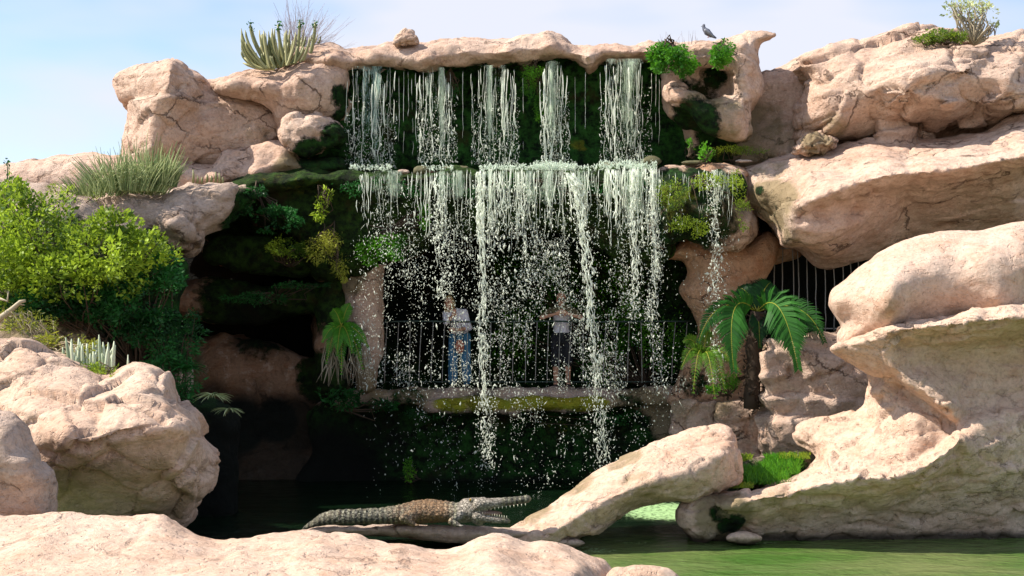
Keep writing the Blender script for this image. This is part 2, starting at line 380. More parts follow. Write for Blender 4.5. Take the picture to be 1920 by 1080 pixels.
def simple(name, col, rough=0.6, metal=0.0, nscale=30, namt=0.25, spec=0.4):
    m, t, b, o = newmat(name); tcn = nd(t, 'ShaderNodeTexCoord').outputs['Object']
    f = noise(t, tcn, nscale, 4); c = mixc(t, f, tuple(x*(1-namt) for x in col), tuple(min(1, x*(1+namt)) for x in col))
    t.links.new(c, b.inputs['Base Color']); b.inputs['Roughness'].default_value = rough; b.inputs['Metallic'].default_value = metal; b.inputs['Specular IOR Level'].default_value = spec
    bp = nd(t, 'ShaderNodeBump'); bp.inputs['Strength'].default_value = 0.2; bp.inputs['Distance'].default_value = 0.01; t.links.new(f, bp.inputs['Height']); t.links.new(bp.outputs[0], b.inputs['Normal'])
    return m

def water_fall_mat(name, col, streak=True, dens=0.5):
    m, t, b, o = newmat(name); g = geo(t)
    b.inputs['Base Color'].default_value = col+(1,); b.inputs['Roughness'].default_value = 0.25; b.inputs['Specular IOR Level'].default_value = 0.6
    tr = nd(t, 'ShaderNodeBsdfTranslucent'); tr.inputs[0].default_value = col+(1,)
    ms = nd(t, 'ShaderNodeMixShader'); ms.inputs[0].default_value = 0.45; t.links.new(b.outputs[0], ms.inputs[1]); t.links.new(tr.outputs[0], ms.inputs[2])
    if streak:
        s1 = noise(t, mapped(t, g, (1, 1, 0.05)), 42, 4, 0.75, 0.3); s2 = noise(t, mapped(t, g, (1, 1, 0.5)), 15, 6, 0.8, 1.5)
        bp = nd(t, 'ShaderNodeBump'); bp.inputs['Strength'].default_value = 1.0; bp.inputs['Distance'].default_value = 0.06; t.links.new(math_(t, 'ADD', s1, s2), bp.inputs['Height'])
        t.links.new(bp.outputs[0], b.inputs['Normal']); t.links.new(bp.outputs[0], tr.inputs['Normal'])
        vv = attrn(t, 'var')
        a = math_(t, 'ADD', math_(t, 'ADD', math_(t, 'MULTIPLY', s1, 0.50), math_(t, 'MULTIPLY', s2, 0.60)), math_(t, 'MULTIPLY', math_(t, 'SUBTRACT', vv, 0.5), 0.5))
        al = ramp(t, a, [(0.60-0.14*dens, 0), (0.60+0.16-0.14*dens, 0.9)])
        tp = nd(t, 'ShaderNodeBsdfTransparent'); m2 = nd(t, 'ShaderNodeMixShader'); t.links.new(al, m2.inputs[0]); t.links.new(tp.outputs[0], m2.inputs[1]); t.links.new(ms.outputs[0], m2.inputs[2])
        t.links.new(m2.outputs[0], o.inputs[0])
    else:
        tp = nd(t, 'ShaderNodeBsdfTransparent'); m2 = nd(t, 'ShaderNodeMixShader'); t.links.new(ramp(t, noise(t, mapped(t, g, (1, 1, .3)), 30, 4, .7), [(0.38, 0.6), (0.62, 1.0)]), m2.inputs[0]); t.links.new(tp.outputs[0], m2.inputs[1]); t.links.new(ms.outputs[0], m2.inputs[2])
        t.links.new(m2.outputs[0], o.inputs[0])
    return m
M['fall_white'] = water_fall_mat('falling water', (0.93, 0.98, 0.88), False)
M['fall_film'] = water_fall_mat('water film', (0.80, 0.98, 0.76), True, -0.15)
M['fall_film_shade'] = water_fall_mat('skylit shade water film', (0.55, 0.82, 0.74), True, 0.15)  # darker bluish tint stands for skylit shade on this sheet
M['foam'] = water_fall_mat('white foam', (0.78, 0.88, 0.76), False)

def pond_mat():
    m, t, b, o = newmat('green pond water'); g = geo(t)
    n1 = noise(t, mapped(t, g, (0.45, 0.9, 1)), 1.2, 4, 0.55, 0.3)
    c = mixc(t, ramp(t, n1, [(0.35, 0), (0.65, 1)]), (0.060, 0.135, 0.022), (0.16, 0.19, 0.07))
    c = mixc(t, attrn(t, 'dusky'), c, (0.003, 0.010, 0.004))  # cliff shade and dark wall reflection painted into the water colour
    fo = attrn(t, 'foam'); fn = noise(t, mapped(t, g, (1, 1.3, 1)), 14, 7, 0.75)
    ff = ramp(t, math_(t, 'ADD', fo, math_(t, 'MULTIPLY', math_(t, 'SUBTRACT', fn, 0.5), 1.6)), [(0.50, 0), (0.75, 1)])
    c = mixc(t, ff, c, (0.36, 0.56, 0.26)); t.links.new(c, b.inputs['Base Color'])
    t.links.new(ramp(t, ff, [(0, 0.06), (1, 0.6)]), b.inputs['Roughness']); b.inputs['IOR'].default_value = 1.33
    h = math_(t, 'ADD', noise(t, mapped(t, g, (0.9, 1.4, 1)), 4, 3, 0.5, 0.3), math_(t, 'MULTIPLY', noise(t, mapped(t, g, (0.9, 1.7, 1)), 13, 4, 0.6, 0.3), 0.4))
    bp = nd(t, 'ShaderNodeBump'); bp.inputs['Strength'].default_value = 0.6; bp.inputs['Distance'].default_value = 0.10
    t.links.new(h, bp.inputs['Height']); t.links.new(bp.outputs[0], b.inputs['Normal']); return m
M['pond'] = pond_mat()
def ground_mat():
    m, t, b, o = newmat('sand'); g = geo(t); n = noise(t, g, 0.6, 8, 0.65)
    t.links.new(mixc(t, n, (0.30, 0.21, 0.14), (0.46, 0.35, 0.25)), b.inputs['Base Color']); b.inputs['Roughness'].default_value = 0.95; return m
M['ground'] = ground_mat()
M['rail'] = simple('green painted steel', (0.035, 0.06, 0.05), 0.45, 0.3)
M['bar'] = simple('weathered bar', (0.26, 0.25, 0.23), 0.6)
M['skin'] = simple('skin', (0.50, 0.27, 0.18), 0.55, 0, 12, 0.1)
M['cloth_white'] = simple('white cotton', (0.74, 0.72, 0.80), 0.9, 0, 18, 0.08)
M['cloth_olive'] = simple('olive cloth', (0.12, 0.10, 0.05), 0.9)
M['denim'] = simple('blue denim', (0.05, 0.17, 0.30), 0.9, 0, 60, 0.3)
M['cloth_black'] = simple('black cloth', (0.012, 0.013, 0.018), 0.85)
M['hair_blond'] = simple('fair hair', (0.32, 0.21, 0.08), 0.6, 0, 80, 0.4)
M['hair_dark'] = simple('brown hair', (0.07, 0.035, 0.015), 0.6, 0, 80, 0.4)
M['glass_dark'] = simple('dark lens', (0.004, 0.004, 0.005), 0.1)
M['shoe'] = simple('dark leather', (0.03, 0.02, 0.02), 0.6)
M['phone'] = simple('dark phone', (0.02, 0.02, 0.022), 0.25)
M['bag'] = simple('terracotta bag', (0.42, 0.14, 0.09), 0.8)
M['bird_grey'] = simple('slate feathers', (0.10, 0.11, 0.15), 0.6, 0, 40, 0.4)
M['bird_wing'] = simple('pale wing feathers', (0.22, 0.23, 0.27), 0.6, 0, 60, 0.5)
M['tooth'] = simple('tooth', (0.72, 0.68, 0.52), 0.35)
M['eye'] = simple('amber eye', (0.35, 0.22, 0.02), 0.1)
M['pebble'] = simple('mossy pebble', (0.09, 0.085, 0.04), 0.8, 0, 9, 0.4)
M['mouth'] = simple('mouth lining', (0.16, 0.10, 0.07), 0.6)
def croc_mat():
    m, t, b, o = newmat('crocodile hide'); g = geo(t); v = attrn(t, 'var')
    br = nd(t, 'ShaderNodeTexVoronoi', feature='DISTANCE_TO_EDGE'); br.inputs['Scale'].default_value = 26; t.links.new(mapped(t, g, (1.0, 1.0, 1.3)), br.inputs['Vector'])
    sc = ramp(t, br.outputs['Distance'], [(0.02, 0), (0.12, 1)])
    base = mixc(t, ramp(t, noise(t, g, 6, 5, 0.6), [(0.4, 0), (0.62, 1)]), (0.045, 0.045, 0.035), (0.15, 0.14, 0.10))
    wv = nd(t, 'ShaderNodeTexWave', wave_type='BANDS', bands_direction='X'); wv.inputs['Scale'].default_value = 5.2; wv.inputs['Distortion'].default_value = 1.5; wv.inputs['Detail'].default_value = 2
    t.links.new(g, wv.inputs['Vector'])
    base = mixc(t, math_(t, 'MULTIPLY', ramp(t, wv.outputs['Fac'], [(0.45, 0), (0.6, 1)]), 0.65), base, (0.26, 0.25, 0.17))
    base = mixc(t, ramp(t, math_(t, 'ADD', v, math_(t, 'MULTIPLY', math_(t, 'SUBTRACT', noise(t, g, 16, 4, 0.7), 0.5), 0.9)), [(0.50, 0), (1.1, 0.9)]), base, mixc(t, noise(t, g, 30, 3), (0.12, 0.06, 0.025), (0.38, 0.22, 0.10)))   # rusty back
    base = mixc(t, ramp(t, v, [(0.20, 1), (0.40, 0)]), base, mixc(t, noise(t, g, 18, 4), (0.12, 0.10, 0.08), (0.44, 0.40, 0.33)))  # sunlit paleness painted on the head
    c = mixc(t, 0.8, base, mixc(t, sc, (0.5, 0.47, 0.45), (1, 1, 1)), 'MULTIPLY')
    t.links.new(c, b.inputs['Base Color']); b.inputs['Roughness'].default_value = 0.6
    bp = nd(t, 'ShaderNodeBump'); bp.inputs['Distance'].default_value = 0.015; t.links.new(sc, bp.inputs['Height']); t.links.new(bp.outputs[0], b.inputs['Normal']); return m
M['croc'] = croc_mat()
# ---------------------------------------------------------------- ground and pond
gv = [(-900, -300, -0.55), (900, -300, -0.55), (900, 1800, -0.55), (-900, 1800, -0.55)]
struct('ground', mesh_np('ground', gv, [(0, 1, 2, 3)], False), M['ground'])
def pond():
    xs = np.linspace(-13, 17, 240); ys = np.linspace(2.0, 25, 260); X, Yv = np.meshgrid(xs, ys)
    V = np.stack([X.ravel(), Yv.ravel(), 0*X.ravel()], 1)
    V[:, 2] = 0.012*fbm(V*np.array([1.4, 3.0, 1]), 3, 3)
    i = np.arange(len(V)).reshape(X.shape); Fq = np.stack([i[:-1, :-1], i[:-1, 1:], i[1:, 1:], i[1:, :-1]], -1).reshape(-1, 4)
    me = mesh_np('pond_water', V, Fq)
    fo = np.zeros(len(V))
    for (x, y, rx, ry, s) in [(2.3, 17.6, 1.3, 1.5, 0.72), (0.75, 14.35, 0.75, 0.45, 0.52), (1.45, 14.9, 0.35, 0.2, 0.5), (3.0, 14.85, .35, .15, 0.5), (2.6, 13.3, 2.0, 0.10, 0.3), (4.0, 13.7, 2.0, 0.08, 0.3)]:
        fo = np.maximum(fo, s*(1-sstep(0.4, 1.1, np.sqrt(((V[:, 0]-x)/rx)**2+((V[:, 1]-y)/ry)**2))))
    attr(me, 'dusky', np.maximum(sstep(15.2, 16.2, V[:, 1]+0.3*vnoise(V)), (1-sstep(-.2, .5, V[:, 0]))*sstep(13.2, 14, V[:, 1])))  # mask of the pond area darkened for the shade behind the crocodile
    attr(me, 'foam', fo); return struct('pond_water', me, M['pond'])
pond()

# ---------------------------------------------------------------- rocks
def rock(name, lumps, mat, vox=0.05, label=None, cat='rock', group=None, moss=(), algae=(), wet_dark=(), yellow=(), kind=None, mossall=0.0, cut=None, **kw):
    mb = MB()
    for l in lumps:
        l = dict(l); l.setdefault('vox', vox); lump(mb, **l)
    me = remesh(mb.mesh(name), vox, 1); rockify(me, **kw); V = get_co(me)
    attr(me, 'moss', np.maximum(blobs_val(V, moss), mossall)); attr(me, 'algae', blobs_val(V, algae)); attr(me, 'wet_dark', np.maximum(blobs_val(V, wet_dark), 0.85*(1-sstep(0.03, 0.13, V[:, 2]+0.03*vnoise(V/.15))))); attr(me, 'yellow', blobs_val(V, yellow))  # blobs mainly paint cave shade; the band at water level is real damp
    me.polygons.foreach_set('use_smooth', np.ones(len(me.polygons), bool)); me.name = name
    if kind == 'structure': return struct(name, me, mat)
    o = obj(name, me, mat, origin=base_of(me)); return tag(o, label, cat, group)
def D(outline, Y, T=1.0, r=0.4, inner=(), **k): return dict(outline=outline, Y=Y, T=T, r=r, inner=inner, **k)

def ln(pts, n=8):
    """a relief line: points (px,py,Y) resampled along a polyline"""
    a = np.array(pts, float); d = np.concatenate([[0], np.cumsum(np.hypot(*np.diff(a[:, :2], axis=0).T))]); t = np.linspace(0, d[-1], n)
    return [tuple(float(np.interp(v, d, a[:, k])) for k in range(3)) for v in t]
# deep inner masses of the cliff: back of the caves, roof mass, floor under the walkway
rock('cliff', [
    D([(-300, 330), (0, 330), (150, 320), (330, 330), (640, 250), (640, 135), (900, 135), (1300, 135), (1480, 190), (1560, 190), (2300, 190), (2300, 1000), (-300, 1000)], 24.6, 3.0, 0.5),
  ], M['rock'], vox=0.12, kind='structure', mossall=0.9, wet_dark=[(520, 600, 24.6, 2.6, 1.0), (480, 850, 24.6, 2.4, 1), (300, 560, 24.6, 2.4, 1), (800, 560, 24.6, 1.5, 0.9), (820, 480, 24.6, 1.3, 0.9), (1500, 520, 24.6, 2.2, 1.0)], A1=0.35, s1=1.4, A2=0.08, s2=0.35, crack=0.05, seed=1)  # cave darkness painted near-black on the back wall

MOSSY_UP = [(700, 200, 22, 1.6), (950, 200, 22, 2.4), (1150, 200, 22, 1.8), (800, 300, 22, 1.6)]
rock('cliff', [
    # wall behind the upper falls
    D([(560, 105), (900, 100), (1290, 104), (1370, 150), (1420, 250), (1450, 330), (1200, 330), (900, 330), (540, 330), (545, 250)], 21.9, 2.4, 0.5,
      inner=[(700, 170, 21.9), (760, 230, 21.6), (870, 160, 22.2), (1080, 250, 21.5), (1000, 200, 21.9), (1200, 250, 21.9), (1330, 250, 21.5), (600, 270, 21.2)]),
  ], M['rock_green'], vox=0.07, kind='structure', mossall=0.92, algae=[(1350, 260, 21.4, 1.0)], yellow=[(1090, 262, 21.3, 0.25, 0.5, 1.6)], A1=0.26, s1=0.8, A2=0.09, s2=0.25, crack=0.05, seed=2)

# shelf the upper falls land on and the mossy mass hanging under it
SHELF_M = [(x, 330, 20.3, 0.75, 1.0) for x in range(640, 1400, 70)]
rock('cliff', [
    D([(430, 352), (470, 330), (560, 318), (660, 322), (760, 325), (900, 319), (1050, 318), (1240, 316), (1330, 312), (1398, 314), (1400, 336), (1300, 342), (1100, 346), (900, 348), (700, 350), (600, 352), (500, 366)], 20.1, 4.2, 0.22,
      inner=[(560, 336, 19.7), (900, 333, 19.55), (1150, 330, 19.6), (700, 336, 19.7)]),
    D([(600, 330), (800, 328), (1000, 326), (1250, 326), (1260, 470), (1180, 490), (1090, 452), (1000, 430), (900, 440), (830, 430), (790, 468), (700, 505), (650, 530), (590, 520), (560, 450), (480, 420), (440, 380), (450, 350)], 20.7, 3.8, 0.5,
      inner=[(500, 370, 20.2), (640, 400, 20.3), (720, 420, 20.4), (850, 380, 20.6), (1000, 380, 20.7), (1150, 420, 20.5), (1200, 380, 20.3)]),
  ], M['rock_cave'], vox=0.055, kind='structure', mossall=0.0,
    moss=[(x, y, 20.4, 0.85, 1.0) for x in range(500, 1260, 90) for y in (345, 400, 450)]+[(480, 345, 20, 0.8, 0.75), (640, 480, 20.4, 0.7, 1)],
    algae=[(520, 330, 20, 1.0, 0.8), (600, 325, 20, 0.9, 0.9), (1130, 460, 20.5, 0.8, .6)], wet_dark=[(500, 400, 20.6, 0.4, 0.5), (830, 400, 20.5, 0.5, 0.5)],
    yellow=[(560, 335, 19.8, 0.5, 0.36, 2.0), (1150, 458, 20.3, 0.25, .35, 2)], A1=0.14, s1=0.6, A2=0.06, s2=0.2, crack=0.04, seed=3)

rock('rock', [
    D([(1222, 322), (1300, 314), (1370, 314), (1396, 330), (1400, 380), (1425, 430), (1400, 462), (1340, 470), (1290, 452), (1240, 470), (1212, 440), (1222, 385)], 20.2, 3.5, 0.6,
      inner=[(1300, 350, 19.35), (1280, 390, 19.5), (1340, 400, 19.4), (1330, 330, 19.6), (1300, 430, 19.7), (1380, 380, 19.7)]),
  ], M['rock'], vox=0.045, label='moss-covered rounded rock under the shelf at the right end of the lower waterfall', cat='rock',
    moss=[(1300, 400, 19.5, 0.95, 0.62), (1260, 340, 19.5, 0.5, 0.85), (1390, 350, 19.7, 0.3, 0.9), (1280, 440, 19.6, 0.6, 0.95), (1330, 330, 19.4, .6, .8)], yellow=[(1260, 370, 19.3, 0.5, 0.42), (1300, 345, 19.3, 0.4, 0.42)], algae=[(1330, 370, 19.4, 0.9, 0.9)], A1=0.12, s1=0.5, A2=0.06, s2=0.18, seed=4)

# cap rock that roofs the falls
rock('rock', [
    D([(556, 104), (575, 92), (620, 84), (665, 94), (740, 84), (800, 84), (862, 72), (930, 74), (980, 70), (1030, 65), (1052, 72), (1082, 88), (1150, 84), (1195, 86), (1232, 80), (1280, 84), (1290, 110), (1240, 116), (1190, 108), (1128, 113), (1118, 128), (1104, 136), (1088, 120), (1070, 112), (1030, 108), (960, 118), (880, 122), (800, 130), (720, 126), (660, 132), (620, 138), (580, 134)], 20.9, 2.6, 0.32,
      inner=[(620, 110, 20.3), (700, 105, 20.45), (800, 105, 20.3), (870, 96, 20.45), (950, 96, 20.25), (1030, 85, 20.3), (1100, 105, 20.2), (1180, 96, 20.45), (1240, 98, 20.3)]),
    D([(590, 95), (1290, 90), (1300, 108), (1000, 112), (600, 118)], 21.2, 3.8, 0.3),
  ], M['rock'], vox=0.045, label='long horizontal cap rock roofing the upper waterfall against the sky', cat='rock',
    moss=[(x, 138, 21.3, 0.28, 0.7) for x in range(660, 1240, 60)], algae=[(1100, 130, 20.3, 0.25, 0.6)], A1=0.12, s1=0.5, A2=0.05, s2=0.2, crack=0.05, seed=6)

rock('rock', [
    D([(1250, 88), (1300, 78), (1345, 72), (1400, 66), (1440, 60), (1454, 61), (1454, 70), (1428, 78), (1420, 92), (1424, 108), (1430, 150), (1424, 185), (1404, 214), (1392, 236), (1340, 232), (1350, 196), (1366, 180), (1366, 150), (1350, 134), (1300, 128), (1250, 118)], 20.5, 1.6, 0.35,
      inner=[(1395, 90, 20.0), (1398, 140, 19.9), (1395, 190, 19.9), (1330, 100, 20.1), (1290, 100, 20.2)]),
    D([(1248, 165), (1262, 152), (1285, 156), (1300, 172), (1338, 190), (1372, 176), (1402, 180), (1412, 210), (1400, 262), (1330, 250), (1290, 214), (1260, 206), (1250, 190)], 20.3, 1.5, 0.3,
      inner=[(1272, 180, 19.9), (1320, 205, 19.9), (1380, 210, 19.9)]),
    D([(1250, 100), (1390, 100), (1400, 200), (1350, 240), (1250, 220)], 20.95, 1.0, 0.2, inner=[(1300, 140, 20.7), (1340, 170, 20.8)]),
    D([(1290, 110), (1370, 105), (1385, 200), (1440, 300), (1300, 300), (1290, 200)], 21.6, 2.0, 0.4),
  ], M['rock'], vox=0.04, label='hooked rock spire with a pointed horn beside the right end of the upper falls', cat='rock',
    moss=[(1300, 190, 20.8, 0.5, 0.62), (1330, 150, 21.2, 0.45, .8), (1300, 235, 20.4, 0.55, 0.9), (1360, 250, 21.0, 0.6, .8)], wet_dark=[(1330, 155, 21.3, 0.2, 0.4)], algae=[(1330, 225, 20.1, 0.7, 0.7), (1380, 260, 21, .6, .8)], A1=0.10, s1=0.5, A2=0.04, s2=0.2, strata=0.03, sper=0.3, crack=0.05, seed=7)

rock('rock', [D([(736, 84), (740, 70), (752, 58), (772, 56), (780, 66), (784, 84)], 20.7, 0.35, 0.12)], M['rock'], vox=0.02,
     label='small pointed stone sitting on top of the cap rock', A1=0.03, s1=0.2, A2=0.01, s2=0.08, seed=8, facet=0.04, fs=0.2)

# left of the falls
rock('rock', [
    D([(204, 148), (222, 132), (250, 122), (322, 112), (345, 122), (384, 142), (392, 170), (388, 230), (380, 316), (300, 320), (232, 306), (228, 262), (236, 222), (232, 200), (216, 182), (212, 166)], 21.1, 1.6, 0.10,
      inner=ln([(322, 120, 20.1), (314, 160, 19.95), (300, 185, 20.0), (282, 200, 20.15), (276, 290, 20.2)], 14)+[(270, 140, 20.45), (225, 155, 20.85), (240, 190, 20.75), (245, 260, 20.7), (350, 150, 20.35), (375, 170, 20.6), (340, 220, 20.45), (372, 250, 20.6)]),
    D([(330, 170), (372, 150), (420, 152), (470, 165), (520, 200), (540, 240), (528, 272), (530, 300), (470, 318), (300, 320)], 21.3, 1.4, 0.35, inner=[(380, 230, 20.5), (430, 240, 20.7), (500, 270, 21.0)]),
  ], M['rock'], vox=0.045, label='square-topped sandstone block at the far left of the skyline', A1=0.03, s1=0.6, A2=0.02, s2=0.22, terr=0.16, strata=0.02, sper=0.42, tilt=0.02, facet=0.06, fs=0.9, crack=0.04, algae=[(480, 255, 21, 0.3, 0.5)], seed=9)
rock('rock', [
    D([(404, 162), (418, 148), (460, 138), (520, 130), (560, 112), (600, 108), (650, 128), (648, 190), (640, 226), (600, 232), (556, 232), (528, 246), (516, 220), (494, 196), (450, 186), (420, 178)], 20.9, 2.2, 0.35,
      inner=[(440, 158, 20.2), (500, 155, 20.15), (560, 150, 20.1), (560, 200, 20.35), (610, 170, 20.3), (620, 215, 20.6), (520, 190, 20.5)]),
    D([(370, 150), (420, 146), (430, 170), (400, 190), (370, 180)], 21.4, 0.8, 0.2),
  ], M['rock'], vox=0.045, label='bulging overhanging rock between the left skyline block and the falls', moss=[(655, 180, 20.5, 0.35, 0.8), (650, 230, 20.6, .35, .9)], A1=0.10, s1=0.5, A2=0.05, s2=0.2, terr=0.16, strata=0.02, sper=0.35, crack=0.05, seed=10)
rock('rock', [
    D([(522, 250), (530, 225), (560, 210), (596, 208), (614, 222), (640, 236), (650, 262), (600, 285), (556, 290), (530, 272)], 20.4, 1.2, 0.3, inner=[(570, 240, 20.0)]),
  ], M['rock'], vox=0.035, label='pale cracked boulder with mossy right side left of the upper falls', moss=[(640, 260, 20.2, 0.42, 0.8), (580, 290, 20.2, 0.35, 0.8)], A1=0.05, s1=0.3, A2=0.03, s2=0.12, facet=0.05, fs=0.35, seed=11)
rock('rock', [
    D([(400, 310), (420, 285), (470, 272), (520, 266), (556, 268), (556, 300), (640, 296), (650, 322), (560, 324), (500, 340), (430, 350), (350, 345), (340, 322)], 20.6, 2.6, 0.3,
      inner=[(500, 285, 20.3), (460, 300, 20.5), (540, 310, 20.0), (480, 328, 19.8), (400, 330, 19.8)]),
    D([(-60, 335), (0, 312), (60, 303), (150, 288), (230, 292), (300, 300), (420, 312), (430, 350), (380, 420), (-60, 420)], 21.0, 2.5, 0.4, inner=[(60, 318, 20.6), (150, 300, 20.5), (250, 330, 20.2)]),
  ], M['rock'], vox=0.055, label='low pink rock ledge sloping behind the left bushes', algae=[(560, 318, 20, 0.6, 0.9), (640, 318, 20, 0.6, 0.9)], moss=[(600, 290, 20.5, 0.45, 0.95), (640, 290, 20.5, 0.45, 1.0)], A1=0.08, s1=0.5, A2=0.04, s2=0.2, strata=0.03, sper=0.3, seed=12)

rock('rock', [
    D([(160, 385), (210, 366), (300, 362), (340, 352), (415, 342), (440, 352), (438, 390), (420, 418), (386, 440), (372, 470), (350, 480), (300, 470), (240, 440), (180, 420)], 19.0, 2.0, 0.35,
      inner=[(240, 385, 18.4), (320, 375, 18.6), (320, 420, 18.1), (370, 360, 18.7), (390, 390, 18.6), (360, 445, 18.3)]),
    D([(430, 350), (470, 345), (470, 380), (430, 420), (380, 440), (390, 400)], 19.6, 1.5, 0.3),
  ], M['rock_grey'], vox=0.04, label='greyish pink split rock slab below the upright grassy bush', moss=[(450, 400, 19.6, 0.5, 0.9)], A1=0.10, s1=0.5, A2=0.04, s2=0.2, facet=0.06, fs=0.6, terr=.2, sper=.3, tilt=.15, crack=0.06, seed=13)

# left bank behind the big shrub, and the dark left cave with its ledges
rock('cliff', [
    D([(-80, 340), (0, 345), (120, 350), (220, 400), (300, 440), (352, 500), (330, 600), (360, 700), (300, 760), (-80, 760)], 18.6, 4.5, 0.6,
      inner=[(100, 560, 17.8), (200, 600, 17.6), (150, 620, 17.2), (60, 640, 17.2), (280, 560, 18.2), (250, 650, 17.6)]),
  ], M['rock_grey'], vox=0.07, kind='structure', moss=[(100, 520, 17.8, 1.2, 0.6), (300, 600, 18, 1.0, 0.9), (300, 500, 18.2, 0.8, .9)], algae=[(130, 560, 17.6, 0.9, 0.8), (60, 600, 17.6, .8, .8)], A1=0.18, s1=0.7, A2=0.05, s2=0.2, crack=0.06, seed=14)
rock('cliff', [
    D([(380, 470), (440, 440), (520, 445), (580, 470), (590, 500), (560, 512), (430, 506)], 21.0, 4.0, 0.4, inner=[(470, 460, 20.6)]),
    D([(300, 548), (340, 535), (420, 528), (540, 535), (650, 530), (662, 560), (600, 580), (540, 596), (480, 600), (360, 596), (300, 590)], 21.3, 3.5, 0.35, inner=[(400, 545, 20.9), (540, 550, 20.7)]),
    D([(610, 440), (650, 480), (668, 520), (660, 600), (640, 660), (660, 740), (600, 740), (590, 600), (600, 500)], 21.2, 3.6, 0.4),
    D([(300, 650), (372, 640), (440, 636), (520, 650), (600, 680), (640, 740), (720, 745), (700, 1000), (380, 1000), (300, 900)], 22.0, 3.0, 0.4, inner=[(400, 700, 21.6), (500, 700, 21.6)]),
    D([(380, 330), (600, 330), (640, 420), (560, 470), (420, 460), (370, 420)], 22.2, 2.8, 0.5),
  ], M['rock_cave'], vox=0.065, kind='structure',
    moss=[(500, 480, 21, 1.4, 0.9), (640, 560, 21.3, 0.8, 0.95), (480, 560, 21, 1.2, 0.85), (620, 700, 21.5, 0.7, 1.0), (500, 400, 22, 1.6, 1.0), (600, 480, 21, 0.9, 1.0)],
    wet_dark=[(480, 880, 21.8, 1.6, 0.9), (400, 830, 21.8, 1.1, 0.95), (560, 800, 21.6, .7, .95), (450, 800, 21.6, .75, 1.0), (520, 790, 21.6, .6, 1.0), (400, 760, 21.6, .5, .8), (640, 860, 21.8, 1.6, 0.85), (480, 610, 21.4, 0.7, 0.7)],  # recess shade painted near-black over the cave wall
    algae=[(500, 480, 20.7, 0.6, 0.8), (440, 560, 20.8, 0.8, 0.9), (340, 690, 21.6, .5, .9)], A1=0.18, s1=0.7, A2=0.06, s2=0.2, crack=0.05, seed=15)

# pillars at each side of the cave, walkway, retaining wall
rock('rock', [
    D([(640, 500), (690, 488), (722, 470), (718, 560), (714, 600), (718, 650), (708, 690), (702, 732), (672, 735), (668, 690), (652, 620), (648, 560)], 20.9, 1.6, 0.3, inner=[(690, 600, 20.6)]),
  ], M['rock'], vox=0.04, label='slender brown rock pillar at the left edge of the cave walkway', moss=[(640, 640, 20.7, 0.45, 0.8), (670, 480, 20.7, 0.4, 0.9)], algae=[(660, 720, 20.7, 0.5, 1), (655, 520, 20.7, .4, .9)], A1=0.06, s1=0.5, A2=0.03, s2=0.2, seed=16)
rock('rock', [
    D([(1180, 478), (1220, 472), (1260, 462), (1292, 446), (1330, 456), (1400, 455), (1440, 430), (1460, 470), (1436, 520), (1410, 548), (1380, 600), (1350, 660), (1330, 662), (1310, 622), (1302, 585), (1276, 545), (1290, 520), (1282, 492), (1240, 486), (1190, 492)], 20.9, 1.6, 0.35,
      inner=[(1340, 500, 20.3), (1330, 560, 20.4), (1290, 470, 20.5), (1400, 490, 20.5), (1350, 600, 20.5)]),
    D([(1300, 640), (1350, 600), (1420, 640), (1432, 760), (1262, 760), (1268, 720), (1285, 670)], 21.0, 2.0, 0.3, inner=[(1340, 700, 20.6)]),
    D([(1400, 440), (1480, 450), (1500, 480), (1450, 500), (1400, 540)], 21.5, 1.5, 0.3),
  ], M['rock_orange'], vox=0.04, label='smooth orange rock pillar between the cave and the barred opening', moss=[(1300, 720, 20.7, 0.3, 0.55), (1420, 560, 20.9, 0.4, 0.9), (1390, 440, 20.8, 0.3, 0.5)], A1=0.07, s1=0.6, A2=0.025, s2=0.2, crack=0.03, seed=17)
rock('walkway', [
    D([(640, 732), (720, 729), (900, 728), (1100, 729), (1290, 728), (1440, 740), (1440, 775), (1290, 762), (1100, 764), (900, 760), (640, 764)], 21.25, 3.8, 0.12),
    D([(600, 750), (900, 750), (1300, 750), (1300, 1010), (560, 1010), (580, 860)], 21.6, 2.6, 0.3, inner=[(700, 800, 21.5), (900, 850, 21.3), (1100, 850, 21.4), (800, 900, 21.5), (1000, 780, 21.5)]),
    D([(760, 752), (800, 745), (860, 748), (900, 742), (950, 747), (1000, 744), (1060, 748), (1120, 744), (1180, 750), (1190, 764), (1130, 766), (1080, 776), (1020, 768), (960, 780), (900, 772), (840, 782), (780, 768)], 20.95, 0.9, 0.12),
  ], M['rock_grey'], vox=0.055, kind='structure', moss=[(x, y, 21.4, 0.75, 0.95) for x in range(600, 1240, 80) for y in (825, 880, 935)]+[(760, 755, 21.0, .45, .5), (900, 765, 21, .35, .55), (1180, 770, 21, .4, .55)],
    wet_dark=[(620, 900, 21.5, 1.3, 1), (700, 830, 21.5, 0.8, 0.7), (1150, 850, 21.5, 0.5, 0.6)], yellow=[(x, 754+3*math.sin(x), 20.85, 0.20, 0.66+.08*math.sin(x*.07), 2.4) for x in range(850, 1130, 28)]+[(1060, 800, 21.4, 0.18, 0.42, 2.6)], algae=[(750, 740, 21.2, .8, .7), (900, 735, 21.2, .8, .5), (1200, 800, 21.3, 0.9, .9)], A1=0.07, s1=0.7, A2=0.05, s2=0.22, crack=0.04, seed=18)

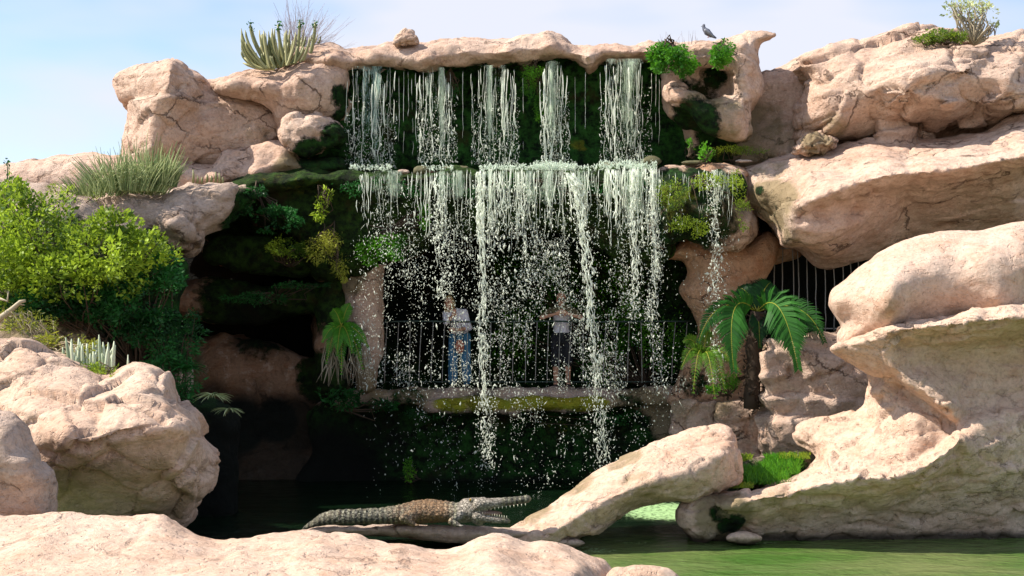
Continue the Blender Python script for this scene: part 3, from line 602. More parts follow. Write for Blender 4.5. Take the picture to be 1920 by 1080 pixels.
# right: saddle wall, upper outcrop, sloping ledge
rock('cliff', [
    D([(1390, 165), (1430, 132), (1465, 125), (1500, 108), (1580, 100), (1620, 300), (1400, 330), (1300, 320), (1290, 262), (1380, 230)], 21.7, 2.6, 0.4,
      inner=[(1450, 170, 21.4), (1430, 215, 21.5), (1500, 180, 21.1), (1450, 260, 21.1), (1350, 290, 21.0), (1480, 290, 20.7)]),
  ], M['rock'], vox=0.05, kind='structure', moss=[(1330, 280, 20.9, 0.7, 0.85), (1400, 190, 21.7, 0.25, .7)], algae=[(1400, 250, 21.2, 0.9, 0.75), (1390, 300, 20.7, 0.7, 0.9), (1480, 260, 21, 0.5, 0.6)], yellow=[(1360, 290, 20.8, 0.4, 0.42, 2)], A1=0.06, s1=0.5, A2=0.035, s2=0.15, seed=19)
rock('rock', [
    D([(1482, 232), (1490, 200), (1510, 165), (1500, 110), (1545, 92), (1556, 84), (1600, 74), (1660, 62), (1720, 50), (1760, 50), (1790, 84), (1840, 84), (1880, 72), (1960, 64), (1960, 215), (1900, 210), (1850, 240), (1680, 262), (1600, 262), (1540, 265), (1500, 262)], 20.7, 3.5, 0.4,
      inner=[(1560, 120, 20.1), (1540, 180, 19.9), (1580, 230, 19.9), (1640, 80, 20.4), (1680, 120, 19.6), (1760, 110, 19.6), (1720, 180, 19.1), (1640, 170, 19.5), (1820, 130, 19.2), (1780, 190, 19.2), (1860, 110, 19.5), (1910, 130, 19.3), (1900, 185, 19.3), (1720, 235, 21.0), (1780, 235, 21.0), (1840, 225, 20.9), (1640, 235, 20.2), (1700, 205, 19.3), (1780, 203, 19.3), (1560, 245, 19.9)]),
    D([(1630, 165), (1680, 110), (1760, 88), (1850, 92), (1872, 140), (1850, 165), (1800, 180), (1740, 200), (1668, 218), (1640, 200)], 19.9, 1.5, 0.45, inner=[(1740, 140, 19.0), (1700, 190, 18.9), (1820, 130, 19.1)]),
    D([(1560, 210), (1700, 200), (1960, 180), (1960, 300), (1560, 300)], 21.3, 2.0, .2),
    D([(1700, 62), (1740, 48), (1790, 50), (1800, 84), (1700, 90)], 20.9, 1.2, 0.2),
    D([(1850, 190), (1900, 160), (1960, 150), (1960, 200), (1900, 205)], 19.6, 1.4, 0.25),
  ], M['rock'], vox=0.04, label='huge layered sandstone outcrop filling the upper right skyline', facet=0.13, fs=1.3, terr=0.42, strata=0.03, sper=0.38, tilt=-0.28, A1=0.08, s1=0.8, A2=0.022, s2=0.2, crack=0.07, algae=[(1560, 258, 19.9, 0.5, 0.6)], seed=20)
rock('rock', [
    D([(1392, 330), (1400, 312), (1450, 300), (1500, 285), (1560, 275), (1640, 262), (1700, 262), (1780, 262), (1850, 250), (1890, 225), (1960, 212), (1960, 450), (1900, 452), (1720, 450), (1660, 470), (1610, 488), (1560, 500), (1530, 498), (1500, 468), (1466, 462), (1444, 420), (1410, 390), (1395, 360)], 20.4, 3.4, 0.22,
      inner=[(1450, 320, 20.0), (1560, 300, 19.7), (1700, 290, 19.4), (1850, 270, 19.2), (1430, 360, 19.4), (1500, 345, 18.9), (1600, 325, 18.6), (1700, 315, 18.3), (1800, 300, 18.0), (1900, 285, 17.9),
             *ln([(1470, 456, 18.7), (1490, 400, 18.3), (1520, 380, 18.1), (1564, 362, 17.9), (1632, 338, 17.75), (1700, 324, 17.6), (1772, 322, 17.5), (1850, 306, 17.4), (1950, 290, 17.3)], 22),
             *ln([(1500, 405, 18.75), (1564, 380, 18.7), (1632, 356, 18.65), (1700, 342, 18.6), (1772, 342, 18.5), (1850, 328, 18.4), (1950, 312, 18.3)], 14),
             *ln([(1486, 462, 18.75), (1540, 446, 18.5), (1600, 425, 18.6), (1660, 400, 18.9)], 8), (1600, 395, 18.95), (1700, 385, 19.3), (1720, 365, 18.9), (1800, 380, 19.3), (1900, 380, 19.2), (1560, 478, 19.5), (1620, 460, 19.7), (1700, 430, 19.9), (1850, 420, 19.9)]),
    D([(1640, 205), (1700, 215), (1710, 262), (1650, 262)], 20.2, 1.0, 0.2),
  ], M['rock'], vox=0.04, label='broad sloping pink ledge with a deep orange underside above the barred opening', A1=0.09, s1=0.6, A2=0.03, s2=0.2, A3=0.012, crack=0.06, terr=0.12, sper=0.33, tilt=-.2,
    moss=[(1410, 350, 19.5, 0.22, 0.9), (1440, 395, 19.3, 0.2, .5)], algae=[(1430, 380, 19.2, 0.7, 0.9), (1460, 450, 18.9, .4, .6), (1440, 320, 20, .4, .5)], seed=21)
rock('rock', [D([(1488, 278), (1500, 262), (1522, 250), (1545, 252), (1566, 262), (1560, 280), (1530, 290), (1500, 290)], 19.9, 0.6, 0.2)], M['rock'], vox=0.025,
     label='rough little boulder resting on the sloping ledge below the outcrop', A1=0.04, s1=0.25, A2=0.03, s2=0.1, facet=0.06, fs=0.2, algae=[(1535, 270, 19.8, .35, .8)], seed=22)

# lower right background: wall below the barred opening, stone blocks
rock('rock', [
    D([(1425, 640), (1480, 640), (1560, 620), (1640, 620), (1700, 760), (1640, 860), (1500, 860), (1440, 850), (1425, 760)], 19.3, 2.5, 0.4, inner=[(1500, 700, 18.9), (1580, 700, 18.7), (1480, 780, 18.9)]),
  ], M['rock'], vox=0.05, label='rough shaded rock below the barred opening behind the fan fronds', A1=0.14, s1=0.6, A2=0.04, s2=0.2, facet=0.10, fs=0.8, terr=.2, sper=.33, crack=0.06, seed=23)
for i, (x0, y0, x1, y1, Y, lab) in enumerate([
        (1258, 752, 1345, 830, 20.4, 'rough tan stone block at the right end of the walkway wall'), (1340, 752, 1428, 870, 20.2, 'large flat-faced stone block under the fan fronds'),
        (1424, 650, 1478, 745, 19.8, 'upright square stone block beside the fern trunk'), (1424, 735, 1500, 870, 19.6, 'tall lower stone block left of the shaded rock')]):
    rock('stone_block', [D([(x0, y0), (x1, y0-3), (x1+2, y1), (x0-2, y1+2)], Y, 0.9, 0.12, sm=False)], M['rock'], vox=0.03, label=lab, cat='stone block', group='stacked stone blocks right of the walkway', A1=0.04, s1=0.4, A2=0.02, s2=0.15, facet=0.05, fs=0.4, algae=[(x0, y0, Y, .4, .6)], seed=24+i)

# big rounded boulder and the sculpted rock at the right edge of the pond
rock('boulder', [
    D([(1552, 562), (1566, 538), (1590, 520), (1612, 500), (1650, 476), (1700, 452), (1760, 438), (1850, 430), (1960, 424), (1960, 640), (1800, 640), (1640, 650), (1580, 660), (1572, 628), (1580, 612), (1562, 588)], 15.6, 2.4, 0.5,
      inner=[*ln([(1700, 478, 14.85), (1672, 520, 14.45), (1662, 570, 14.35), (1668, 610, 14.6)], 9), (1600, 560, 15.1), (1620, 520, 15.1), (1610, 600, 15.1), (1720, 590, 14.85), (1800, 600, 15.0), (1750, 480, 14.8), (1750, 560, 14.75), (1760, 610, 14.9), (1850, 480, 14.7), (1870, 560, 14.6), (1930, 500, 14.7), (1940, 580, 15.1)]),
  ], M['rock_smooth'], vox=0.035, label='big smooth rounded boulder at the right edge of the picture', cat='boulder', A1=0.05, s1=0.6, A2=0.02, s2=0.2, A3=0.006, crack=0.0, seed=30)
rock('boulder', [
    # upper shelf with thin rim and hollow wall under it
    D([(1556, 652, 15.0), (1600, 634, 14.9), (1650, 616, 14.8), (1700, 604, 14.7), (1800, 596, 14.6), (1960, 590, 14.5), (1960, 900, 14.9), (1850, 900, 14.9), (1800, 840, 14.9), (1806, 800, 14.9), (1770, 782, 14.9), (1735, 757, 14.9), (1690, 728, 15.0), (1645, 706, 15.1), (1612, 692, 15.1), (1575, 668, 15.1)], 15.0, 2.2, 0.08,
      inner=ln([(1600, 645, 14.75), (1660, 622, 14.45), (1720, 610, 14.1), (1800, 603, 13.95), (1950, 597, 13.85)], 16)+ln([(1660, 634, 14.55), (1720, 621, 14.3), (1800, 614, 14.2), (1950, 608, 14.15)], 12)+ln([(1690, 645, 14.75), (1750, 640, 14.75), (1850, 636, 14.75), (1950, 634, 14.7)], 8)
        +ln([(1640, 665, 14.75), (1680, 700, 14.6), (1740, 745, 14.5), (1790, 785, 14.4)], 10)+[(1720, 690, 14.85), (1780, 700, 14.95), (1850, 700, 14.95), (1930, 700, 14.9), (1800, 750, 14.85), (1880, 780, 14.8), (1940, 790, 14.7), (1900, 850, 14.65)]),
    # stepped ledge: bright sloping face
    D([(1494, 806, 16.3), (1508, 794, 16.3), (1560, 778, 16.3), (1612, 764, 16.3), (1626, 730, 16.2), (1630, 692, 15.6), (1700, 725, 15.3), (1760, 760, 15.1), (1812, 795, 15.0), (1812, 860, 15.0), (1700, 905, 15.0), (1560, 910, 15.0), (1440, 935, 15.2), (1380, 935, 15.3), (1440, 905, 15.8), (1500, 880, 15.9), (1532, 856, 16), (1500, 832, 16.2)], 16.2, 1.6, 0.12,
      inner=[(1520, 812, 16.0), (1560, 800, 15.8), (1560, 830, 15.5), (1620, 800, 15.5), (1640, 735, 15.2), (1680, 760, 15.0), (1720, 790, 14.75), (1680, 820, 14.95), (1620, 850, 15.0), (1560, 868, 15.0), (1760, 790, 14.9), (1770, 820, 14.7), (1700, 858, 14.6), (1500, 893, 15.0)]),
    # front wall down to the water, lip on top
    D([(1280, 965, 15.0), (1300, 942, 15.1), (1340, 928, 15.1), (1400, 918, 15.1), (1480, 905, 15.0), (1560, 886, 14.9), (1620, 878, 14.8), (1680, 876, 14.8), (1740, 850, 14.8), (1785, 815, 14.8), (1812, 780, 14.8), (1960, 780, 14.8), (1960, 1020, 15.4), (1800, 1022, 15.3), (1500, 1030, 15.2), (1380, 1030, 15.1), (1320, 1015, 15.0), (1292, 995, 15.0)], 15.1, 2.2, 0.10,
      inner=ln([(1340, 940, 14.5), (1400, 930, 14.35), (1480, 916, 14.2), (1560, 898, 14.05), (1640, 889, 13.95), (1700, 884, 13.9), (1750, 858, 13.9), (1795, 822, 14.05)], 22)+ln([(1400, 948, 14.45), (1500, 934, 14.35), (1600, 914, 14.25), (1700, 904, 14.2), (1770, 872, 14.25), (1840, 830, 14.4)], 12)
        +ln([(1400, 975, 14.7), (1500, 965, 14.75), (1600, 950, 14.8), (1700, 940, 14.75), (1800, 910, 14.7), (1900, 880, 14.6)], 8)+ln([(1400, 1005, 14.95), (1600, 1000, 15.05), (1800, 985, 15.05), (1950, 975, 15.1)], 8)),
    D([(1272, 958), (1290, 935), (1330, 925), (1356, 945), (1350, 985), (1340, 1010), (1310, 1015), (1285, 995)], 14.9, 1.0, 0.25),
  ], M['rock_pale'], vox=0.030, label='sculpted overhanging rock with stepped ledges rising from the green pond at right', cat='boulder', A1=0.05, s1=0.6, A2=0.025, s2=0.2, A3=0.012, pock=0.02, crack=0.05, facet=0.045, fs=0.5,
    moss=[(1375, 990, 14.6, 0.22, 0.75), (1350, 965, 14.6, .15, .6)], wet_dark=[(1375, 1003, 14.6, 0.16, 0.8)], algae=[(1360, 970, 14.6, 0.45, 0.8), (1780, 650, 14.7, 0.4, 0.3), (1850, 760, 14.6, 0.35, .3), (1450, 925, 14.5, .25, .5)], seed=31)
rock('boulder', [
    D([(930, 1004, 14.4), (962, 988, 14.5), (1010, 962, 14.7), (1050, 936, 14.9), (1090, 906, 15.1), (1130, 876, 15.3), (1180, 850, 15.4), (1230, 828, 15.5), (1290, 808, 15.5), (1340, 796, 15.5), (1368, 800, 15.4), (1382, 822, 15.2), (1390, 862, 15.1), (1392, 905, 15.1), (1350, 925, 15.0), (1300, 942, 14.9), (1262, 938, 14.8), (1220, 942, 14.7), (1180, 955, 14.6), (1150, 978, 14.5), (1110, 1002, 14.4), (1080, 1014, 14.3), (1040, 1024, 14.2), (980, 1022, 14.2)], 14.9, 1.3, 0.16,
      inner=ln([(990, 985, 14.2), (1060, 950, 14.35), (1130, 905, 14.6), (1210, 860, 14.8), (1290, 832, 14.95), (1350, 818, 15.1)], 12)+ln([(1030, 1000, 13.95), (1090, 965, 14.0), (1150, 930, 14.1), (1220, 905, 14.2), (1300, 882, 14.35), (1360, 850, 14.6)], 14)
        +ln([(1080, 995, 14.15), (1150, 955, 14.3), (1220, 930, 14.4), (1300, 920, 14.55), (1360, 900, 14.7)], 8)),
  ], M['rock_pale'], vox=0.026, label='long tapering rock ramp leaning down to the pond behind the crocodile', cat='boulder', A1=0.04, s1=0.5, A2=0.018, s2=0.15, A3=0.010, pock=0.015, crack=0.05, facet=.03, fs=.45, algae=[(1080, 905, 15.0, 0.32, 0.75), (1170, 860, 15.1, .3, .7), (1000, 965, 14.7, .3, .7), (1200, 935, 14.4, .4, .5)], seed=32)
rock('rock', [
    D([(560, 998), (600, 986), (680, 984), (760, 983), (860, 986), (960, 990), (1000, 996), (980, 1012), (900, 1018), (820, 1016), (760, 1008), (690, 1004), (600, 1006)], 14.2, 1.0, 0.14, inner=[(760, 994, 13.9), (900, 998, 13.9)]),
  ], M['rock_grey'], vox=0.025, label='thin grey rock slab the crocodile lies on at the water edge', A1=0.03, s1=0.4, A2=0.012, s2=0.12, pock=0.015, crack=0.02, seed=33)
rock('boulder', [
    D([(-80, 640), (0, 634), (60, 642), (120, 664), (170, 690), (205, 704), (240, 686), (270, 684), (310, 702), (335, 735), (352, 768), (378, 800), (398, 838), (412, 864), (404, 892), (392, 920), (366, 962), (345, 982), (280, 1000), (-80, 1010)], 14.6, 2.4, 0.35,
      inner=[(0, 660, 14.4), (100, 700, 14.1), (200, 730, 13.8), (270, 705, 14.0), (300, 740, 13.7), (60, 760, 13.3), (180, 790, 13.0), *ln([(90, 812, 12.75), (120, 828, 12.6), (165, 832, 12.5), (215, 808, 12.6), (280, 798, 12.65), (345, 792, 12.85), (366, 805, 13.1)], 18), *ln([(100, 842, 12.95), (165, 850, 12.8), (220, 826, 12.85), (290, 818, 12.9), (345, 815, 13.0)], 10),
             (200, 870, 12.9), (280, 860, 12.95), (150, 930, 13.3), (260, 930, 13.4), (340, 880, 13.1), (330, 940, 13.7), (60, 900, 12.9), (380, 870, 13.9)]),
  ], M['rock_pale'], vox=0.033, label='huge sunlit boulder with a shaded overhanging front at lower left', cat='boulder', A1=0.05, s1=0.6, A2=0.018, s2=0.16, A3=0.008, facet=0.10, fs=0.7, pock=0.015, crack=0.05, strata=0.02, sper=0.28, algae=[(200, 880, 12.8, 0.5, 0.5), (300, 860, 12.9, 0.35, 0.5), (100, 940, 12.9, .5, .6)], seed=34)
rock('boulder', [
    D([(-80, 768), (0, 768), (26, 776), (52, 800), (66, 832), (80, 858), (104, 884), (108, 930), (90, 990), (-80, 1000)], 11.9, 1.0, 0.4, inner=[(0, 820, 11.4), (50, 870, 11.3), (10, 930, 11.5)]),
  ], M['rock_grey'], vox=0.028, label='smaller grey boulder cut by the left edge in front of the huge boulder', cat='boulder', A1=0.06, s1=0.4, A2=0.02, s2=0.14, seed=35)
rock('boulder', [
    D([(-100, 975), (0, 970), (60, 968), (130, 960), (200, 966), (250, 970), (262, 964), (300, 966), (325, 976), (350, 992), (400, 1012), (440, 1012), (470, 1014), (505, 1004), (540, 998), (600, 996), (660, 1000), (700, 1008), (760, 1020), (820, 1030), (860, 1024), (905, 1008), (950, 1003), (985, 1016), (1020, 1012), (1060, 1022), (1100, 1040), (1130, 1052), (1150, 1075), (1180, 1110), (1200, 1400), (-100, 1400)], 11.0, 1.2, 0.25,
      inner=[(x, 1030, 9.9) for x in (0, 150, 300, 450, 600, 750, 900)]+[(x, 1075, 9.0) for x in (0, 200, 400, 600, 800, 950)]+[(1080, 1065, 9.6), (930, 1030, 9.9), (1050, 1030, 10.4)]+[(x, 1200, 7.2) for x in (0, 300, 600, 900)]+[(x, 1350, 5.7) for x in (0, 300, 600, 900, 1100)], step=7),
  ], M['rock_pale'], vox=0.03, label='pale sunlit rock bank running along the bottom of the picture', cat='rock', A1=0.05, s1=0.5, A2=0.02, s2=0.16, A3=0.006, pock=0.02, crack=0.02, seed=36)
rock('rock', [
    D([(1140, 1078), (1170, 1066), (1200, 1062), (1240, 1064), (1262, 1074), (1290, 1110), (1300, 1180), (1130, 1180)], 10.4, 0.8, 0.2),
  ], M['rock_pale'], vox=0.025, label='low pink rock tip poking into the pond at the bottom edge', A1=0.03, s1=0.4, A2=0.015, s2=0.14, seed=37)
# stones on the shelf
for i, (x, y, w_, h_, Y, lab, mt_) in enumerate([(756, 322, 12, 5, 19.8, 'small pale flat pebble on the shelf edge under the upper falls', 'rock_grey'), (788, 319, 15, 10, 19.8, 'round mossy olive stone at the edge of the shelf', 'pebble'),
        (1140, 311, 20, 6, 20.0, 'dark wetted stone on the shelf between two falls', 'pebble'), (1222, 303, 18, 11, 20.0, 'dark angular stone at the foot of the rightmost fall', 'pebble'), (855, 315, 26, 4, 20.1, 'flat dark stone on the shelf right of the olive stone', 'pebble'),
        (1300, 305, 22, 4, 20.1, 'flat mossy stone near the little leafy plant on the shelf', 'pebble'), (1395, 302, 18, 4, 20.2, 'thin dark flat stone at the right end of the mossy shelf', 'rock_grey')]):
    rock('stone', [D([(x+w_*math.cos(a)*(1+0.15*math.sin(3*a+i)), y+h_*math.sin(a)*(1+0.1*math.cos(2*a+i))) for a in np.linspace(0, 2*math.pi, 9)[:-1]], Y, 0.25, 0.12)], M[mt_], vox=0.018, label=lab, cat='stone', group='loose stones on the shelf', A1=0.015, s1=0.2, A2=0.005, s2=0.06, crack=0, seed=50+i)
# ---------------------------------------------------------------- plants
def leaves(mb, C, size, up=0.3, asp=0.45, var=None, droop=0.0, out_from=None):
    n = len(C); d = RNG.normal(0, 1, (n, 3)); d[:, 2] = d[:, 2]*0.7+up
    if out_from is not None: d += 0.9*(C-out_from)/(np.linalg.norm(C-out_from, axis=1)[:, None]+1e-6)
    d[:, 2] -= droop; d /= np.linalg.norm(d, axis=1)[:, None]
    s = np.cross(d, RNG.normal(0, 1, (n, 3))); s /= np.linalg.norm(s, axis=1)[:, None]; nn = np.cross(d, s)
    L = size*np.exp(RNG.normal(0, 0.3, n))[:, None]; W = L*asp
    a = C; b = C+d*L*0.45+s*W*0.5; c = C+d*L-nn*L*0.15; e = C+d*L*0.45-s*W*0.5
    V = np.stack([a, b, c, e], 1).reshape(-1, 3); i = np.arange(n)*4
    base = mb.n; v = RNG.uniform(0, 1, n) if var is None else np.clip(var+RNG.normal(0, 0.18, n), 0, 1)
    mb.V.append(V); mb.F += [(int(k)+base, int(k)+base+1, int(k)+base+2, int(k)+base+3) for k in i]; mb.A.append(np.repeat(v, 4)); mb.n += 4*n
def cloud(n, c, r, shell=0.35, clump=0.6, freq=3.0, seed=0, keep_above=None):
    """points in an ellipsoid gathered in clumps with gaps"""
    out = []; c = np.asarray(c, float); r = np.asarray(r, float)*np.ones(3)
    while sum(map(len, out)) < n:
        q = RNG.uniform(-1, 1, (n*3, 3)); d = np.sqrt((q*q).sum(1)); w = c+q*r
        sc_ = 0.9/max(0.15, float(np.mean(r))); edge = 0.82+0.30*vnoise(w*1.9*sc_+seed*7, seed)+0.24*vnoise(w*4.2*sc_+3, seed+4)
        k = (d < edge) & (d > shell*RNG.uniform(0, 1, len(d))) & (vnoise(w*freq+seed, seed+9)+0.4*vnoise(w*freq*2.6, seed+12) > RNG.uniform(-1, 1, len(d))*(1-clump)-clump*0.35)
        out.append(w[k])
    return np.concatenate(out)[:n]
def branches(mb, base, tips, r0=0.02, var=0.5):
    base = np.asarray(base, float)
    for tp in tips:
        m = (base+tp)/2+RNG.normal(0, 0.08, 3); m2 = base+(tp-base)*0.8+RNG.normal(0, .05, 3)
        mb.tube([base, base*0.5+m*0.5+RNG.normal(0, .02, 3), m, m2, tp], [r0, r0*.8, r0*.6, r0*.4, r0*.2], 5, var)
def bush(name, label, cat, clouds, n, size, mat, group=None, stem=None, up=0.3, asp=0.5, clump=0.6, freq=3.0, droop=0.0, base=None, varf=None, twigs=10, seed=0, stemmat='bark'):
    base = base if base is not None else clouds[0][0]; base = np.asarray(base, float)
    t = thing(name, label, cat, base, group); mb = MB(); tot = sum(np.prod(np.asarray(c[1])*np.ones(3))**0.667 for c in clouds); tips = []
    for k, (c, r) in enumerate(clouds):
        m = int(n*np.prod(np.asarray(r)*np.ones(3))**0.667/tot); C = cloud(m, c, r, 0.5, clump, freq, seed+k)
        v = np.clip(0.45+0.75*vnoise(C*2.3, seed+20)+0.45*vnoise(C*6, seed+21), 0.0, 1)
        leaves(mb, C, size, up, asp, v, droop, np.asarray(c)); tips += list(C[RNG.integers(0, len(C), twigs)])
    obj('foliage', mb.mesh('foliage', False), M[mat], t)
    st = MB(); branches(st, base, tips, stem or size*0.35); obj('stem', st.mesh('stem'), M[stemmat], t); return t
p = lambda x, y, Y: np.array(P(x, y, Y))

# big leafy shrub on the left bank
bush('leafy_shrub', 'large lime green leafy shrub spilling over the left bank', 'shrub',
     [(p(70, 450, 17.0), (0.75, 0.8, 0.80)), (p(190, 475, 16.7), (0.75, 0.8, 0.65)), (p(30, 390, 17.2), (0.35, 0.5, 0.45)), (p(270, 470, 17.0), (0.50, 0.5, 0.35)), (p(110, 520, 16.7), (0.8, 0.6, 0.35)), (p(10, 500, 16.8), (0.5, 0.6, 0.6)), (p(205, 425, 16.8), (0.35, 0.4, 0.28))],
     15000, 0.062, 'leaf_lime', stem=0.02, up=0.45, asp=0.55, clump=0.85, freq=4.5, base=p(150, 640, 17.6), twigs=7, seed=1)
bush('leafy_shrub', 'darker green shrub hanging below the lime shrub over the shaded bank', 'shrub',
     [(p(255, 560, 17.2), (0.55, 0.5, 0.50)), (p(310, 520, 17.4), (0.28, 0.4, 0.35)), (p(215, 540, 17.0), (0.5, 0.4, 0.3)), (p(300, 600, 17.4), (0.3, 0.3, 0.22)), (p(255, 620, 17.2), (0.28, 0.3, 0.25)), (p(100, 575, 17.0), (.6, .3, .2)), (p(170, 580, 17.0), (.5, .3, .22)), (p(130, 545, 16.9), (.6, .3, .25)), (p(60, 570, 16.8), (.5, .3, .2))], 9500, 0.06, 'leaf_dark', up=0.1, clump=0.5, base=p(260, 700, 17.8), twigs=6, seed=2)
# tall thin sprig sticking out at far left
t = thing('sprig', 'tall thin dark sprig rising alone at the far left edge', 'plant', p(12, 420, 17.0)); mb = MB(); mb.tube([p(12, 420, 17), p(13, 360, 17), p(15, 300, 17)], [.012, .01, .005], 5, .3)
leaves(mb, np.array([p(14+RNG.normal(0, 3), y, 17) for y in np.linspace(298, 380, 60)]), 0.045, .6, .5, .25); obj('foliage', mb.mesh('foliage', False), M['leaf_dark'], t)

# upright grassy euphorbia bush
def spikes(mb, base, n, h, spread, r, rad=0.35, var=(0, 1), n_seg=4, sides=5, curl=0.2, minh=0.5, flat=False):
    for k in range(n):
        a = RNG.uniform(0, 6.28); rr = rad*math.sqrt(RNG.uniform(0, 1)); b = np.asarray(base)+np.array([rr*math.cos(a)*1.0, rr*math.sin(a)*0.7, 0])
        hh = h*RNG.uniform(minh, 1)*(1-0.35*(rr/rad)**2); d = np.array([spread*rr/rad*math.cos(a)+RNG.normal(0, .07), spread*0.7*rr/rad*math.sin(a)+RNG.normal(0, .07), 1.0])
        pts = [b+d*hh*t+np.array([math.cos(a)*curl*hh*t*t, 0, -curl*0.3*hh*t*t]) for t in np.linspace(0, 1, n_seg+1)]
        mb.tube(pts, [r*(1-0.1*t) if t < n_seg else r*0.35 for t in range(n_seg+1)], sides, RNG.uniform(*var), cap=False)
t = thing('spiky_bush', 'grey-green bush of upright narrow stems in front of the left skyline block', 'bush', p(250, 355, 18.6))
mb = MB(); spikes(mb, p(240, 362, 18.7), 340, 0.72, 0.6, 0.009, 0.6, curl=0.25, minh=0.25); spikes(mb, p(290, 350, 18.7), 170, 0.8, 0.3, 0.010, 0.33, curl=.1, minh=.3); spikes(mb, p(180, 368, 18.6), 160, 0.42, 0.7, 0.008, 0.42, curl=.3, minh=.3); spikes(mb, p(262, 352, 18.9), 40, 1.0, 0.2, 0.008, 0.28, curl=.03, minh=.5); spikes(mb, p(212, 352, 18.9), 22, 0.85, 0.2, 0.008, 0.2, curl=.03, minh=.6)
Cs = cloud(2200, p(240, 335, 18.6), (.75, .4, .26), .2, .6, 3, 44); leaves(mb, Cs, .06, .9, .16)
obj('stems', mb.mesh('stems'), M['leaf_grey'], t)
bush('low_bush', 'low yellow-green bush trailing left of the upright grassy bush', 'bush', [(p(130, 372, 18.3), (0.45, 0.4, 0.20)), (p(95, 385, 18.2), (0.3, 0.3, 0.15))], 1300, 0.05, 'leaf_lime', up=.6, asp=.3, seed=4, base=p(120, 392, 18.4))
t = thing('cactus', 'row of small dark cactus stubs on the pink ledge', 'cactus', p(390, 342, 19.4)); mb = MB()
for x, h in ((362, 26), (370, 14), (378, 12), (388, 18), (396, 15), (404, 22), (411, 20), (417, 12)):
    mb.tube([p(x, 344, 19.4), p(x+1, 344-h*.6, 19.4), p(x, 344-h, 19.4)], [.02, .018, .008], 6, RNG.uniform(0, .5))
obj('stems', mb.mesh('stems'), M['cactus'], t)

# cactus clump on the skyline
t = thing('cactus', 'large clump of upright ribbed cactus stems on the skyline left of the cap rock', 'cactus', p(520, 128, 20.8)); mb = MB(); tip = MB()
def ribbed(mb, pts, rad, var):
    pts = np.asarray(pts, float); n = 10; V = []; m = len(pts); tt = np.gradient(pts, axis=0); tt /= np.linalg.norm(tt, axis=1)[:, None]
    for i in range(m):
        x = np.cross([0, 1, 0.1], tt[i]); x /= np.linalg.norm(x); y = np.cross(tt[i], x)
        for k in range(n): c = 2*math.pi*k/n; rr = rad[i]*(1.0 if k % 2 == 0 else 0.68)*(1+0.06*math.sin(i*2.1)); V.append(pts[i]+rr*(math.cos(c)*x+math.sin(c)*y))
    Fc = [(i*n+k, i*n+(k+1) % n, (i+1)*n+(k+1) % n, (i+1)*n+k) for i in range(m-1) for k in range(n)]+[tuple((m-1)*n+k for k in range(n))]
    mb.add(V, Fc, var)
arms = []
for k in range(105):
    f = k/104; bx = 485+75*f+RNG.normal(0, 9); bx = min(max(bx, 478), 590); by = 128-20*max(0, (bx-520)/70)
    lean = (bx-528)/48*0.9+RNG.normal(0, .32); top = RNG.uniform(52, 108) if 470 < bx < 590 else 80
    tx = bx+lean*(by-top)*0.85; Yb = 20.75+RNG.uniform(-.45, .5)
    tx = min(max(tx, 452), 604); pts = [p(bx+(tx-bx)*(1-(1-s)**1.7), by+(top-by)*s, Yb) for s in np.linspace(0, 1, 7)]
    ribbed(mb, pts, np.array([.030, .034, .034, .033, .032, .028, .010])*RNG.uniform(.5, .85), RNG.uniform(0, 1))
for bx, by, tx, ty in ((500, 120, 469, 46), (535, 118, 521, 46), (555, 112, 562, 40), (582, 100, 591, 42)):
    pts = [p(bx+(tx-bx)*(1-(1-s)**1.7), by+(ty-by)*s, 20.6) for s in np.linspace(0, 1, 8)]; ribbed(mb, pts, [.03, .034, .034, .032, .03, .028, .026, .012], 0.35)
    tip = MB(); [leaves(tip, np.array([q+RNG.normal(0, .02, 3) for _ in range(18)]), .05, .2, .5) for q in pts[-2:]]; obj('tip_tuft', tip.mesh('tuft', False), M['leaf_dark'], t)
for bx, tx, ty in ((500, 458, 108), (505, 455, 118), (515, 470, 100)):
    ribbed(mb, [p(bx+(tx-bx)*s, 130+(ty-130)*s**2, 20.5) for s in np.linspace(0, 1, 6)], [.03, .032, .032, .03, .025, .01], .8)
obj('stems', mb.mesh('stems'), M['cactus'], t)
t = thing('dry_bush', 'leafless mauve twig bush fanning up behind the skyline cactus', 'bush', p(560, 112, 21.2)); mb = MB()
for k in range(130):
    a = RNG.normal(0.15, .5); L = RNG.uniform(.5, 1.05); b = p(560+RNG.uniform(-14, 14), 112, 21.2+RNG.uniform(-.2, .2)); pts = [b]; d = np.array([math.sin(a), RNG.normal(0, .2), math.cos(a)])
    for s in range(5): d = d+RNG.normal(0, .09, 3); pts.append(pts[-1]+d*L/5)
    mb.tube(pts, [.004, .0035, .003, .0025, .002, .0012], 4, RNG.uniform(0, 1), False)
    for s in (2, 3, 4): mb.tube([pts[s], pts[s]+(d+RNG.normal(0, .5, 3))*L*.15], [.002, .001], 3, RNG.uniform(0, 1), False)
obj('twigs', mb.mesh('twigs'), M['twig'], t)

